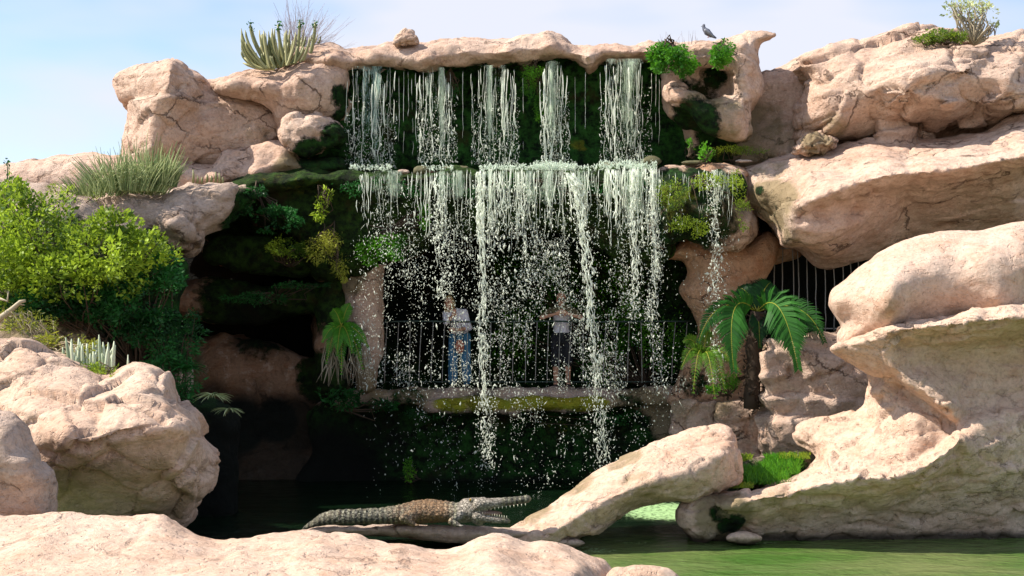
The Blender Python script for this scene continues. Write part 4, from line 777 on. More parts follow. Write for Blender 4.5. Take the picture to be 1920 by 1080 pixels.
# hanging bushes at the right end of the cap rock
G = 'bright bushes hanging from the cap rock'
bush('hanging_bush', 'larger bright green bush hanging over the rightmost upper fall', 'bush', [(p(1262, 112, 20.0), (0.42, 0.35, 0.26)), (p(1240, 100, 20.05), (0.26, 0.25, 0.17)), (p(1280, 125, 19.95), (0.25, 0.25, 0.18)), (p(1225, 104, 20.1), (.12, .15, .06))], 3600, 0.045, 'leaf_bright', G, up=.2, asp=.6, droop=.25, seed=6, base=p(1262, 84, 20.4), clump=.4)
bush('hanging_bush', 'smaller round bright green bush below the pigeon', 'bush', [(p(1350, 96, 19.9), (0.24, 0.22, 0.22)), (p(1350, 115, 19.9), (.15, .15, .14))], 1500, 0.042, 'leaf_bright', G, up=.3, asp=.5, droop=.1, seed=7, base=p(1350, 80, 20.2), clump=.4)
t = thing('dry_grass', 'sparse dry grass sprigs on the cap rock above the larger hanging bush', 'grass', p(1270, 84, 20.3)); mb = MB()
for k in range(26):
    x = RNG.uniform(1230, 1312); mb.tube([p(x, 84, 20.3), p(x+RNG.normal(0, 5), 84-RNG.uniform(8, 28), 20.3)], [.003, .0015], 3, RNG.uniform(0, 1), False)
obj('stalks', mb.mesh('stalks'), M['twig'], t)
bush('shrub', 'small open-branched shrub standing on top of the right outcrop', 'shrub', [(p(1800, 20, 20.2), (0.28, 0.25, 0.16)), (p(1845, 28, 20.2), (0.25, 0.25, 0.2)), (p(1825, 2, 20.2), (.32, .25, .12)), (p(1780, 8, 20.2), (.14, .15, .06)), (p(1862, 48, 20.2), (.1, .1, .08))], 620, 0.055, 'leaf_grey', up=.2, asp=.5, seed=8, base=p(1826, 84, 20.1), stem=.022, twigs=9, clump=.7, stemmat='straw')
bush('low_bush', 'low olive green bush on the right outcrop beside the open-branched shrub', 'bush', [(p(1758, 68, 20.0), (0.30, 0.25, 0.10)), (p(1735, 74, 19.95), (0.25, .2, 0.08)), (p(1795, 70, 20.0), (.2, .2, .1))], 1700, 0.04, 'leaf_lime', up=.6, asp=.4, seed=9, base=p(1765, 84, 20.1))

# moss, small leafy plants on and under the shelf
S = 'small plants on the mossy shelf'
bush('small_plant', 'small bright leafy plant growing from the shelf right of the falls', 'plant', [(p(1327, 283, 20.0), (.14, .12, .15)), (p(1322, 295, 20.0), (.1, .1, .08))], 420, .038, 'leaf_bright', S, up=.6, seed=10, base=p(1327, 302, 20.0))
bush('small_plant', 'thin little plant just left of the bright leafy plant on the shelf', 'plant', [(p(1295, 272, 20.2), (.05, .06, .12))], 120, .035, 'leaf_bright', S, up=.6, seed=11, base=p(1295, 295, 20.2))
bush('moss_patch', 'strip of low bright green plants at the foot of the saddle wall', 'plant', [(p(1400, 284, 20.3), (.36, .3, .07)), (p(1370, 280, 20.4), (.3, .25, .07))], 900, .028, 'leaf_lime', S, up=.9, seed=12, base=p(1390, 292, 20.3), twigs=3)
bush('hanging_moss', 'bright green moss tuft hanging between the middle upper falls', 'moss', [(p(1000, 132, 20.75), (.22, .12, .12)), (p(990, 160, 20.9), (.14, .12, .30)), (p(1010, 200, 21.0), (.10, .12, .35))], 1700, .03, 'leaf_bright', 'moss tufts behind the falls', up=-.1, droop=.5, seed=13, base=p(1000, 118, 21.0))
bush('hanging_moss', 'small dim moss tuft behind the second upper fall', 'moss', [(p(848, 165, 21.0), (.12, .12, .22)), (p(820, 200, 21.1), (.15, .12, .3))], 700, .028, 'leaf_dark', 'moss tufts behind the falls', up=-.1, droop=.5, seed=14, base=p(845, 128, 21.1))
H = 'plants hanging beneath the shelf'
bush('hanging_plant', 'yellow-green trailing plant hanging left of the lower fall', 'plant', [(p(598, 468, 19.9), (.24, .2, .24)), (p(622, 450, 19.9), (.18, .2, .22)), (p(640, 500, 20.0), (.15, .18, .25))], 1800, .045, 'leaf_yellow', H, up=-.2, asp=.25, droop=.7, seed=15, base=p(610, 430, 20.1))
bush('hanging_plant', 'pale leafy vine trailing down above the yellow-green plant', 'plant', [(p(600, 395, 19.9), (.10, .12, .25)), (p(612, 370, 19.9), (.08, .1, .2))], 380, .05, 'leaf_lime', H, droop=.2, seed=16, base=p(612, 350, 20.0))
bush('hanging_plant', 'mid green bush under the shelf behind the left threads of the fall', 'plant', [(p(730, 462, 20.0), (.34, .25, .24)), (p(690, 470, 20.1), (.22, .2, .22)), (p(795, 405, 20.1), (.12, .12, .25))], 2200, .045, 'leaf_bright', H, droop=.3, seed=17, base=p(730, 430, 20.3), clump=.7)
bush('hanging_plant', 'deep green bush in the shade at the left end of the shelf', 'plant', [(p(450, 385, 19.6), (.35, .25, .18)), (p(520, 410, 19.9), (.45, .25, .25)), (p(470, 360, 19.5), (.3, .2, .1))], 2400, .045, 'leaf_dark', H, droop=.2, seed=18, base=p(480, 360, 20.2))
bush('hanging_plant', 'olive plant growing on the shaded ledge under the shelf', 'plant', [(p(535, 465, 20.2), (.35, .25, .18)), (p(560, 480, 20.2), (.25, .2, .2))], 1300, .04, 'leaf_lime', H, droop=.1, seed=19, base=p(540, 500, 20.5))
bush('hanging_plant', 'thin moss fringe along the dark middle ledge', 'plant', [(p(560, 535, 20.4), (.6, .2, .06)), (p(480, 560, 20.4), (.7, .2, .12))], 1300, .035, 'leaf_dark', H, droop=.3, seed=20, base=p(520, 560, 20.8))
# moss fringe hanging from the shelf lip
mbc = [(p(x, 350+10*math.sin(x), 19.75), (.35, .15, .14)) for x in range(660, 1240, 60)]
bush('moss_fringe', 'dark moss fringe hanging all along the shelf lip behind the lower fall', 'moss', mbc, 4200, .032, 'leaf_dark', None, up=-.2, droop=.7, seed=21, base=p(950, 340, 20.0), twigs=2)
bush('moss_fringe', 'bright shaggy moss on the rounded rock at the right end of the shelf', 'moss', [(p(1262, 360, 19.25), (.30, .2, .28)), (p(1330, 340, 19.2), (.35, .15, .14)), (p(1380, 350, 19.3), (.16, .15, .3)), (p(1290, 425, 19.4), (.35, .2, .2)), (p(1395, 400, 19.4), (.12, .15, .3))], 3600, .028, 'leaf_lime', None, up=-.1, droop=.6, seed=22, base=p(1300, 330, 19.6), twigs=2)

# ferns and cycads
def frond(mb, base, tip, sag, via=None, npair=34, ll=0.22, wv=0.014, var=0.6, roll=0.0, side=None, rach=None):
    base = np.asarray(base, float); tip = np.asarray(tip, float); L = np.linalg.norm(tip-base); t = np.linspace(0, 1, 16)
    pts = base+(tip-base)*t[:, None]; pts[:, 2] += sag*4*t*(1-t)
    if via is not None: pts = base*((1-t)**2)[:, None]+2*np.asarray(via)*(t*(1-t))[:, None]+tip*(t*t)[:, None]
    L_0 = 0; (rach or mb).tube(pts, np.linspace(.010, .003, 16), 5, 0.8)
    ax = np.gradient(pts, axis=0); ax /= np.linalg.norm(ax, axis=1)[:, None]
    for k in range(npair):
        s = 0.10+0.90*k/(npair-1); i = min(int(s*15), 14); f = s*15-i; c = pts[i]*(1-f)+pts[i+1]*f; a = ax[i]
        sd = np.cross(a, side if side is not None else [0, -1, 0.25]); sd /= np.linalg.norm(sd); l = ll*math.sin(min(1, (s*1.15))*math.pi*0.92+0.12)**0.6*(1 if s < .9 else .75)
        for sg in (-1, 1):
            d = sg*sd+a*(0.40+0.45*s)+np.array([0, -0.15, 0])+RNG.normal(0, .05, 3); d /= np.linalg.norm(d); n_ = np.cross(d, a); n_ /= np.linalg.norm(n_)+1e-9; wd = np.cross(d, n_)*wv
            m1 = c+d*l*.5; e = c+d*l+np.array([0, 0, -l*.22]); v = np.clip(var+RNG.normal(0, .12), 0, 1)
            mb.add([c-wd*.5, c+wd*.5, m1+wd, e, m1-wd], [(0, 1, 2, 4), (4, 2, 3)], v)
def cycad(label, base, fr, mat, group, trunk=None, **k):
    t = thing('cycad', label, 'fern', base, group); ra = MB()
    for i, (tp, sag, side, kw) in enumerate(fr):
        m = MB(); r_ = MB(); kk = dict(k); kk.update(kw); frond(m, base, tp, sag, side=side, rach=r_, **kk); fo = obj('frond', m.mesh('frond', False), M[mat], t); obj('rachis', r_.mesh('rachis'), M['leaf_yellow'], fo)
    if trunk is not None:
        m = MB(); pts = [np.asarray(trunk)+(np.asarray(base)-np.asarray(trunk))*s+RNG.normal(0, .01, 3) for s in np.linspace(0, 1, 9)]; m.tube(pts, [.12+.015*(i % 2) for i in range(9)], 9, .2)
        leaves(m, np.array([np.asarray(trunk)+(np.asarray(base)-np.asarray(trunk))*RNG.uniform(0, 1)+RNG.normal(0, .1, 3) for _ in range(500)]), .09, -.3, .3, .2, .4); obj('trunk', m.mesh('trunk'), M['bark'], t)
GF = 'cycads and ferns at the right of the cave'
cb = p(1420, 585, 19.4)
cycad('tall cycad with two broad drooping fronds and a dark shaggy trunk at right', cb, [
    (p(1376, 694, 18.7), 0, None, dict(via=p(1356, 520, 18.9), ll=.37, npair=64, wv=.018)), (p(1496, 690, 18.5), 0, None, dict(via=p(1466, 520, 18.7), ll=.43, npair=68, wv=.019)),
    (p(1310, 640, 18.9), 0, None, dict(via=p(1340, 540, 19.1), ll=.22, var=.4)), (p(1545, 640, 18.9), 0, None, dict(via=p(1510, 545, 19.1), ll=.28, var=.5)),
    (p(1385, 540, 19.7), .1, None, dict(ll=.24, var=.1)), (p(1445, 530, 19.7), .1, None, dict(ll=.28, var=.1)), (p(1480, 575, 19.6), .15, None, dict(ll=.25, var=.15)), (p(1425, 650, 19.2), .15, None, dict(ll=.2, var=.1))],
    'leaf_fern', GF, trunk=p(1408, 765, 19.4), npair=40, wv=.014, var=.65)
fb = p(1318, 668, 19.3)
cycad('small arching fern behind the falling drops left of the tall cycad', fb, [(p(1282, 640, 19.2), .12, None, {}), (p(1278, 690, 19.0), .2, None, {}), (p(1300, 735, 18.8), .3, None, {}), (p(1360, 735, 18.8), .28, None, {}), (p(1388, 700, 19), .2, None, {}), (p(1340, 745, 18.7), .3, None, {}), (p(1330, 620, 19.2), .1, None, {})], 'leaf_fern_warm', GF, npair=24, ll=.15, wv=.012)
bush('low_plant', 'small rounded green plant on the stone block below the cycad', 'plant', [(p(1366, 714, 19.3), (.20, .16, .14)), (p(1350, 730, 19.3), (.2, .16, .08))], 900, .04, 'leaf_bright', None, up=.5, asp=.35, seed=25, base=p(1366, 740, 19.4))
bush('climbing_plant', 'dark green leafy wall plant inside the right side of the cave', 'plant', [(p(1250, 640, 22.4), (.5, .3, .7)), (p(1180, 600, 22.9), (.5, .3, .8)), (p(1130, 680, 23.2), (.5, .3, .5)), (p(960, 640, 23.6), (.5, .3, .7)), (p(1080, 560, 23.9), (.9, .3, .9)), (p(1000, 500, 24.0), (.8, .3, .4)), (p(1180, 520, 23.6), (.6, .3, .5))], 8500, .06, 'leaf_bright', None, up=0, droop=.3, seed=26, base=p(1210, 725, 23.0), twigs=4)
# fern left of the left pillar
lb = p(640, 612, 20.1)
cycad('arching green fern beside the slender left pillar of the cave', lb, [(p(605, 640, 19.8), .1, None, {}), (p(612, 680, 19.7), .18, None, {}), (p(640, 700, 19.6), .2, None, {}), (p(680, 690, 19.7), .18, None, {}), (p(690, 650, 19.8), .12, None, {}), (p(655, 570, 20.1), .05, None, {}), (p(625, 580, 20), .05, None, {}), (p(660, 660, 19.6), .12, None, {}), (p(632, 665, 19.6), .12, None, {})], 'leaf_bright', None, npair=26, ll=.14, wv=.013, var=.35)
t = thing('dry_fern', 'withered straw-coloured fronds hanging below the green fern', 'fern', p(650, 660, 19.9)); mb = MB()
for k in range(60):
    x = RNG.uniform(605, 695); b = p(x, 640+RNG.uniform(0, 30), 19.9); e = p(x+RNG.normal(0, 14), 690+RNG.uniform(0, 35), 19.7+RNG.uniform(-.2, .2)); mb.tube([b, (b+e)/2+RNG.normal(0, .03, 3), e], [.006, .008, .002], 4, RNG.uniform(0, 1), False)
obj('fronds', mb.mesh('fronds'), M['straw'], t)
bush('low_plant', 'dim leafy plant low on the dark wall below the left pillar', 'plant', [(p(640, 750, 20.6), (.5, .2, .22)), (p(720, 760, 20.9), (.3, .2, .12))], 1300, .05, 'leaf_dark', None, up=.1, seed=27, base=p(650, 770, 20.9), twigs=4)
bush('low_plant', 'single glowing green weed low on the dark wall under the walkway', 'plant', [(p(768, 885, 20.9), (.12, .12, .24))], 260, .04, 'leaf_bright', None, up=.2, seed=28, base=p(768, 905, 21.0))
bush('low_plant', 'green moss clump hanging on the wall under the left end of the walkway', 'plant', [(p(800, 775, 21.0), (.55, .15, .1)), (p(1150, 780, 21.1), (.6, .15, .16))], 1600, .03, 'leaf_dark', None, up=-.2, droop=.5, seed=29, base=p(900, 770, 21.3), twigs=2)
# aloe and undergrowth beside the huge boulder
def rosette(label, base, n, L, mat, wid=.03, rise=.6, group=None, cat='plant', name='aloe'):
    t = thing(name, label, cat, base, group); mb = MB()
    for k in range(n):
        a = 2*math.pi*k/n*2.4+RNG.uniform(-.2, .2); el = RNG.uniform(.15, 1.0)*rise; d = np.array([math.cos(a), math.sin(a)*.8, el]); l = L*RNG.uniform(.7, 1.1)
        c = [np.asarray(base)+d*l*s+np.array([0, 0, -.45*l*s*s]) for s in np.linspace(0, 1, 6)]; sd = np.cross(d, [0, 0, 1]); sd /= np.linalg.norm(sd); V = []; 
        for i, q in enumerate(c):
            w_ = wid*(1-(i/5)**1.6)+.002; V += [q-sd*w_+np.array([0, 0, w_*.5]), q-np.array([0, 0, w_*.25]), q+sd*w_+np.array([0, 0, w_*.5])]
        mb.add(V, [(3*i+j, 3*i+j+1, 3*i+j+4, 3*i+j+3) for i in range(5) for j in (0, 1)], RNG.uniform(0, 1))
    obj('leaves', mb.mesh('leaves'), M[mat], t); return t
GA = 'aloes beside the huge boulder'
rosette('pale green spiky aloe on the dark slope just right of the huge boulder', p(398, 742, 16.8), 46, .27, 'leaf_grey', .013, .5, GA)
rosette('second spiky aloe lower down the dark slope right of the huge boulder', p(428, 768, 16.9), 36, .25, 'leaf_grey', .012, .4, GA)
rosette('dark aloe high on the slope behind the huge boulder', p(350, 690, 17.2), 22, .35, 'leaf_dark', .02, .8, GA)
rock('rock', [D([(310, 765), (370, 745), (415, 760), (445, 790), (440, 850), (430, 1010), (300, 1010)], 17.4, 2.0, 0.3)], M['rock_grey'], vox=0.05, label='near-black rock under the aloes behind the huge boulder', mossall=.8, wet_dark=[(460, 880, 17.4, 1.3, 1.0), (480, 970, 17.4, 1.3, 1)], A1=.1, s1=.4, seed=60)  # blackness of the shaded slope painted into the rock
bush('undergrowth', 'dark fern-like undergrowth at the mouth of the left cave', 'plant', [(p(335, 640, 17.4), (.4, .3, .5)), (p(345, 710, 17.2), (.28, .25, .4)), (p(300, 660, 17.2), (.3, .3, .35))], 2800, .055, 'leaf_dark', None, up=.1, asp=.35, seed=30, base=p(330, 780, 17.5), twigs=5)
bush('undergrowth', 'dry twiggy yellowing plants under the left shrub', 'plant', [(p(60, 610, 16.2), (.42, .3, .14)), (p(120, 640, 16.0), (.40, .3, .13)), (p(160, 660, 15.6), (.25, .3, .14)), (p(30, 590, 16.3), (.3, .3, .1))], 1600, .045, 'leaf_yellow', None, up=.5, asp=.3, seed=31, base=p(90, 655, 16.2), stemmat='straw', twigs=16)
bush('undergrowth', 'yellow-green ground cover between the pale cactus and the huge boulder', 'plant', [(p(165, 690, 14.9), (.22, .25, .10)), (p(200, 698, 14.7), (.22, .25, .08)), (p(225, 705, 14.6), (.12, .2, .06))], 1000, .038, 'leaf_lime', None, up=.6, asp=.35, seed=32, base=p(190, 710, 14.8))
t = thing('cactus', 'cluster of short pale finger cactus behind the huge boulder', 'cactus', p(170, 690, 15.6)); mb = MB()
for k in range(46):
    x = RNG.uniform(122, 212); yb = 700+RNG.uniform(-8, 6); h = RNG.uniform(28, 66); Yk = 15.3+RNG.uniform(-.25, .4); tx = x+RNG.normal(0, 6)
    ribbed(mb, [p(x+(tx-x)*s, yb-h*s, Yk) for s in np.linspace(0, 1, 5)], [.02, .024, .024, .02, .006], RNG.uniform(0, 1))
for x in (210, 240): ribbed(mb, [p(x, 725-60*s, 14.9) for s in np.linspace(0, 1, 5)], [.014, .016, .016, .014, .004], .8)
obj('stems', mb.mesh('stems'), M['cactus_pale'], t)
t = thing('driftwood', 'bleached crooked dead branch at the left edge below the shrub', 'branch', p(20, 600, 16.2)); mb = MB()
for pts, r in (([(-10, 605), (10, 590), (25, 578), (38, 566), (48, 564)], .05), ([(20, 584), (30, 590), (42, 590)], .03), ([(25, 578), (34, 570), (46, 572)], .02), ([(0, 560), (14, 565), (16, 545)], .02)):
    q = [p(x, y, 16.2) for x, y in pts]; mb.tube(q, np.linspace(r, r*.4, len(q)), 7, RNG.uniform(.6, 1))
obj('wood', mb.mesh('wood'), M['straw'], t)
# grass pocket on the sculpted rock
def grass(name, label, spots, n, h, mat, w=.005, kind='stuff', lean=.3):
    mb = MB()
    for k in range(n):
        x, y, Y, rx, ry, dY = spots[RNG.integers(0, len(spots))]; b = p(x+RNG.uniform(-rx, rx), y+RNG.uniform(-ry, ry), Y+RNG.uniform(-dY, dY)); d = np.array([RNG.normal(0, lean), RNG.normal(0, lean), 1]); hh = h*RNG.uniform(.4, 1)
        s = np.array([w, 0, 0]); m = b+d*hh*.6; e = b+d*hh+np.array([d[0]*hh*.4, d[1]*hh*.4, -hh*.1]); v = RNG.uniform(0, 1)
        mb.add([b-s, b+s, m+s*.8, e, m-s*.8], [(0, 1, 2, 4), (4, 2, 3)], v)
    o = obj(name, mb.mesh(name, False), M[mat], origin=tuple(p(*spots[0][:3]))); tag(o, label, 'grass', kind=kind); return o
rock('rock', [D([(1380, 880), (1400, 860), (1460, 850), (1510, 850), (1520, 900), (1450, 925), (1385, 930)], 16.2, 1.4, .2)], M['rock_grey'], vox=.04, label='mossy soil hollow between the ramp and the sculpted rock', mossall=.55, A1=.04, seed=61)
grass('grass', 'bright green grass growing in the hollow behind the sculpted rock lip', [(1440, 900, 15.7, 40, 10, .3), (1460, 880, 15.9, 40, 10, .3), (1420, 890, 15.8, 30, 12, .3), (1470, 865, 16.1, 34, 6, .2)], 3600, .11, 'leaf_bright', .004, lean=.5)
grass('grass', 'yellow-green tufts of moss along the lip of the sculpted rock', [(1385, 912, 15.3, 28, 4, .15), (1490, 856, 16.0, 30, 5, .2), (1300, 925, 14.9, 20, 4, .1), (1395, 860, 16.3, 16, 6, .2)], 1500, .05, 'leaf_lime', .005)
# ---------------------------------------------------------------- falling water
OCT_V = np.array([[1, 0, 0], [-1, 0, 0], [0, 1, 0], [0, -1, 0], [0, 0, 1.5], [0, 0, -1.5]], float)
OCT_F = np.array([[0, 2, 4], [2, 1, 4], [1, 3, 4], [3, 0, 4], [2, 0, 5], [1, 2, 5], [3, 1, 5], [0, 3, 5]])
def drops_mesh(name, C, R_):
    n = len(C); rot = RNG.uniform(0, 6.28, n); c, s = np.cos(rot), np.sin(rot)
    st = np.exp(RNG.normal(0, 0.3, (n, 3))); st[:, 2] *= np.where(RNG.uniform(0, 1, n) < .25, 1.9, .75)
    v = OCT_V[None]*st[:, None, :]*R_[:, None, None]
    x = v[..., 0]*c[:, None]-v[..., 1]*s[:, None]; y = v[..., 0]*s[:, None]+v[..., 1]*c[:, None]
    tl = RNG.normal(0, 0.35, n)[:, None]; x = x+v[..., 2]*tl
    V = np.stack([x, y, v[..., 2]], -1)+C[:, None]
    Fq = (OCT_F[None]+np.arange(n)[:, None, None]*6).reshape(-1, 3)
    me = mesh_np(name, V.reshape(-1, 3), Fq, True); attr(me, 'var', np.full(n*6, 0.5)); return me

def strand(mb, x0, y0, x1, y1, Y, wpx, fat=1.0, wob=4.0, breakup=0.5, bow=0.0, seed=None):
    """one thread of water: flattened tube whose width pulses, thins out and breaks towards the bottom"""
    n = max(8, int((y1-y0)/5)); t = np.linspace(0, 1, n); sd = RNG.uniform(0, 100)
    q = np.stack([t*(y1-y0)/38+sd, t*0+sd*1.7, t*0], 1)
    px = x0+(x1-x0)*t+bow*np.sin(t*math.pi)+wob*vnoise(q)*t**0.5+wob*0.5*vnoise(q*3.1)*t
    py = y0+(y1-y0)*t; pw = Pn(px, py, Y-0.10*np.sqrt(t))
    r = wpx*0.5*Y/F*(0.55+0.45*vnoise(q*np.array([2.2, 1, 1])+9))*fat; r *= (1-0.35*t)
    gap = vnoise(q*np.array([2.8, 1, 1])+33) > (1.0-breakup*(0.15+0.95*t))
    r = np.clip(r, 0.002, None); i = 0
    while i < n:
        while i < n and gap[i]: i += 1
        j = i
        while j < n and not gap[j]: j += 1
        if j-i >= 3:
            rr = r[i:j].copy(); rr[0] *= 0.4; rr[-1] *= 0.3
            mb.tube(pw[i:j], rr, 5, 0.5)
        i = j
def film(name, xs, y0, y1, Y, mat, edge=0.5, bulge=0.06, parent=None, dens=None):
    """thin curved sheet of water, solid in depth by a second skin, torn by its streaked material"""
    nx, ny = 28, 40; u, v = np.meshgrid(np.linspace(0, 1, nx), np.linspace(0, 1, ny))
    px = xs[0]+(xs[1]-xs[0])*u; px = px+(u-0.5)*(-0.22)*(xs[1]-xs[0])*v+7*v*vnoise(np.stack([px/30, v*2, v*0+xs[0]], -1).reshape(-1, 3)).reshape(u.shape)
    py = y0+(y1-y0)*v
    q = np.stack([px/14, v*1.5, u*0+xs[0]], -1).reshape(-1, 3)
    Yd = Y-0.10*np.sqrt(v)-bulge*vnoise(q).reshape(u.shape)
    V = Pn(px.ravel(), py.ravel(), Yd.ravel()); i = np.arange(nx*ny).reshape(ny, nx)
    Fq = np.stack([i[:-1, :-1], i[:-1, 1:], i[1:, 1:], i[1:, :-1]], -1).reshape(-1, 4)
    me = mesh_np(name, V, Fq)
    e = (np.minimum(u, 1-u)+0.12*vnoise(np.stack([u*0+xs[0], v*5, u*0+1], -1).reshape(-1, 3)).reshape(u.shape))/0.30; a = 0.72*np.clip(e, 0, 1)+0.02; a = a-0.34*sstep(0.45, 1.0, v)*(1 if dens is None else dens)
    a = a+0.25*vnoise(np.stack([px/9, v*0.3, u*0+5], -1).reshape(-1, 3)).reshape(u.shape)
    attr(me, 'var', a.ravel()); return obj(name, me, mat, parent)

# upper tier: five separate falls from under the cap rock
UF = [
 ('bluish wide sheet fall at the left end of the upper tier', 650, 738, 136, 316, [(660, 5), (672, 3), (690, 3), (701, 5), (722, 5), (712, 3), (733, 3)], 'fall_film_shade'),
 ('narrow torn upper fall landing beside the olive stone', 786, 852, 138, 305, [(792, 4), (800, 4), (812, 5), (826, 5), (838, 5), (847, 5)], 'fall_film'),
 ('upper fall in the middle dripping in many threads on its left', 888, 968, 134, 308, [(893, 3), (902, 3), (914, 4), (926, 4), (938, 5), (948, 5), (956, 7), (964, 7)], 'fall_film'),
 ('slim straight green-white upper fall right of the hanging moss', 1017, 1062, 126, 315, [(1022, 7), (1028, 6), (1036, 6), (1046, 5), (1056, 4)], 'fall_film'),
 ('broad rightmost upper fall below the bright hanging bush', 1128, 1216, 122, 308, [(1134, 5), (1142, 6), (1151, 7), (1162, 6), (1174, 6), (1184, 6), (1196, 5), (1206, 4)], 'fall_film'),
]
for lab, a, b, y0, y1, th, fm in UF:
    Y = 20.62; t_ = thing('waterfall', lab, 'waterfall', P((a+b)/2, y1, Y), 'falls of the upper tier')
    film('water_sheet', (a, b), y0-12, y1-4, Y, M[fm], parent=t_)
    if 'bluish' not in lab: film('water_sheet', (a+4, b-3), y0-10, y1-2, Y+0.1, M[fm], parent=t_)
    mb = MB()
    for x, w_ in th:
        for k in range(4):
            xx = x+RNG.uniform(-10, 10); strand(mb, xx, y0-12+RNG.uniform(0, 35), xx-(xx-(a+b)/2)*0.10+RNG.uniform(-2, 2), y1+2, Y-0.05+RNG.uniform(-.08, .08), w_*RNG.choice([.15, .25, .4, .8]), wob=6.5, breakup=0.85)
    obj('water_threads', mb.mesh('water_threads'), M['fall_white'], t_)
    n = 900; xx = RNG.uniform(a-4, b+6, n); yy = y0+(y1-y0)*np.sqrt(RNG.uniform(0.05, 1, n))
    obj('droplets', drops_mesh('droplets', Pn(xx, yy, Y-0.05+RNG.normal(0, 0.08, n)), np.exp(RNG.normal(math.log(0.0055), 0.4, n))), M['fall_white'], t_)['kind'] = 'stuff'
# thin trickles between the sheets
t_ = thing('waterfall', 'faint separate trickles dripping between the sheets of the upper tier', 'waterfall', P(765, 300, 20.7), 'falls of the upper tier')
for x in (748, 757, 765, 772, 779, 868, 980, 1078, 1098, 1222, 1230, 1236):
    mb = MB(); strand(mb, x, 138+RNG.uniform(-8, 10), x+RNG.uniform(-2, 2), RNG.uniform(240, 300), 20.7, 1.6, wob=2, breakup=0.8); obj('trickle', mb.mesh('trickle'), M['fall_white'], t_)

# lower curtain from the shelf lip, one thing with parts
LY = 19.45
t_ = thing('waterfall', 'large lower waterfall curtain dropping from the mossy shelf into the pond', 'waterfall', P(1000, 905, 20.9))
mb = MB()
def grp(xa, xb, n, ya, yb, w0, w1, slant=0, wob=6, br=0.6, bow=0):
    for k in range(int(n*1.4)):
        x = RNG.uniform(xa, xb); e = ya+(yb-ya)*RNG.uniform(0.45, 1.0)
        strand(mb, x, ya+RNG.uniform(-6, 6), x+slant+RNG.uniform(-4, 4), e, LY+RNG.uniform(-.15, .2), RNG.uniform(w0, w1)*0.55, wob=wob*0.8, breakup=min(br+.2, 1.0), bow=bow)
grp(672, 700, 7, 326, 430, 2, 5); grp(700, 780, 14, 328, 440, 1.2, 3, br=0.85); grp(780, 840, 16, 324, 470, 1.5, 4.5); grp(840, 900, 12, 322, 500, 1.5, 3.5, br=.8)
grp(896, 930, 16, 320, 520, 2.5, 6); grp(930, 1060, 44, 320, 480, 1.5, 4.5); grp(1060, 1090, 12, 322, 470, 2, 5, slant=14)
grp(1090, 1135, 10, 324, 450, 1.5, 4); grp(1135, 1238, 40, 318, 480, 2, 6); grp(1170, 1235, 8, 318, 560, 3, 7, wob=8)
grp(1300, 1382, 18, 322, 450, 1.2, 4, br=.8); grp(1238, 1300, 8, 326, 430, 1, 2.5, br=.9)
obj('thin_threads', mb.mesh('thin_threads'), M['fall_white'], t_)
def jet(pts, w0, w1, n=7):
    """a heavy jet: several strands woven along a path"""
    m = MB(); pts = np.array(pts, float)
    s = np.concatenate([[0], np.cumsum(np.hypot(*np.diff(pts, axis=0).T))]); L = s[-1]
    for k in range(int(n*1.1)):
        t = np.linspace(0, 1, int(L/4)); px = np.interp(t*L, s, pts[:, 0]); py = np.interp(t*L, s, pts[:, 1]); sd = RNG.uniform(0, 99)
        q = np.stack([t*L/26+sd, t*0+k*3.3, t*0], 1); px = px+RNG.normal(0, w0*0.22)*(1-0.5*t)+vnoise(q*0.8)*(w0*0.3+7*t)+vnoise(q*2.9)*3.0; Yj = LY-0.1-0.18*np.sqrt(t)+vnoise(q+7)*0.06
        r = (w0+(w1-w0)*t)*0.075*LY/F*(0.9+0.8*vnoise(q*1.9+3)); gap = vnoise(q*3.3+50) > (0.42-0.50*t); pw = Pn(px, py, Yj); r = np.clip(r, .002, None); i = 0
        while i < len(t):
            while i < len(t) and gap[i]: i += 1
            j = i
            while j < len(t) and not gap[j]: j += 1
            if j-i > 2:
                rr = r[i:j].copy(); rr[0] *= .3; rr[-1] *= .3; m.tube(pw[i:j], rr, 5)
            i = j
    return m
for k, (pts, w0, w1, n) in enumerate([([(903, 322), (904, 420), (910, 520), (906, 620), (910, 700), (912, 760), (916, 860)], 17, 5, 11), ([(1062, 324), (1078, 350), (1092, 430), (1102, 530), (1108, 620), (1118, 690), (1124, 780), (1130, 868)], 24, 5, 13),
        ([(1190, 318), (1188, 400), (1192, 480), (1186, 560), (1192, 588)], 18, 5, 9), ([(1222, 318), (1224, 400), (1230, 480), (1224, 560), (1220, 605)], 13, 4, 7),
        ([(1340, 318), (1340, 400), (1338, 480), (1344, 560)], 6, 3, 4), ([(676, 328), (682, 380), (680, 440)], 7, 3, 4), ([(1150, 318), (1152, 360), (1148, 430)], 22, 6, 8), ([(935, 320), (940, 380), (938, 450)], 16, 4, 7), ([(985, 322), (982, 400), (986, 520)], 8, 3, 4), ([(1026, 322), (1030, 400), (1024, 470)], 9, 3, 4), ([(820, 324), (822, 400), (826, 520)], 10, 3, 5)]):
    obj('water_jet', jet(pts, w0, w1, n).mesh('water_jet'), M['fall_white'], t_)
for a, b, y1 in ((672, 780, 400), (785, 895, 410), (898, 960, 430), (960, 1062, 420), (1068, 1132, 420), (1134, 1240, 450), (1305, 1384, 420)):
    film('water_sheet', (a, b), 320, y1, LY+0.08, M['fall_film'], parent=t_, dens=2.3)
JC = []
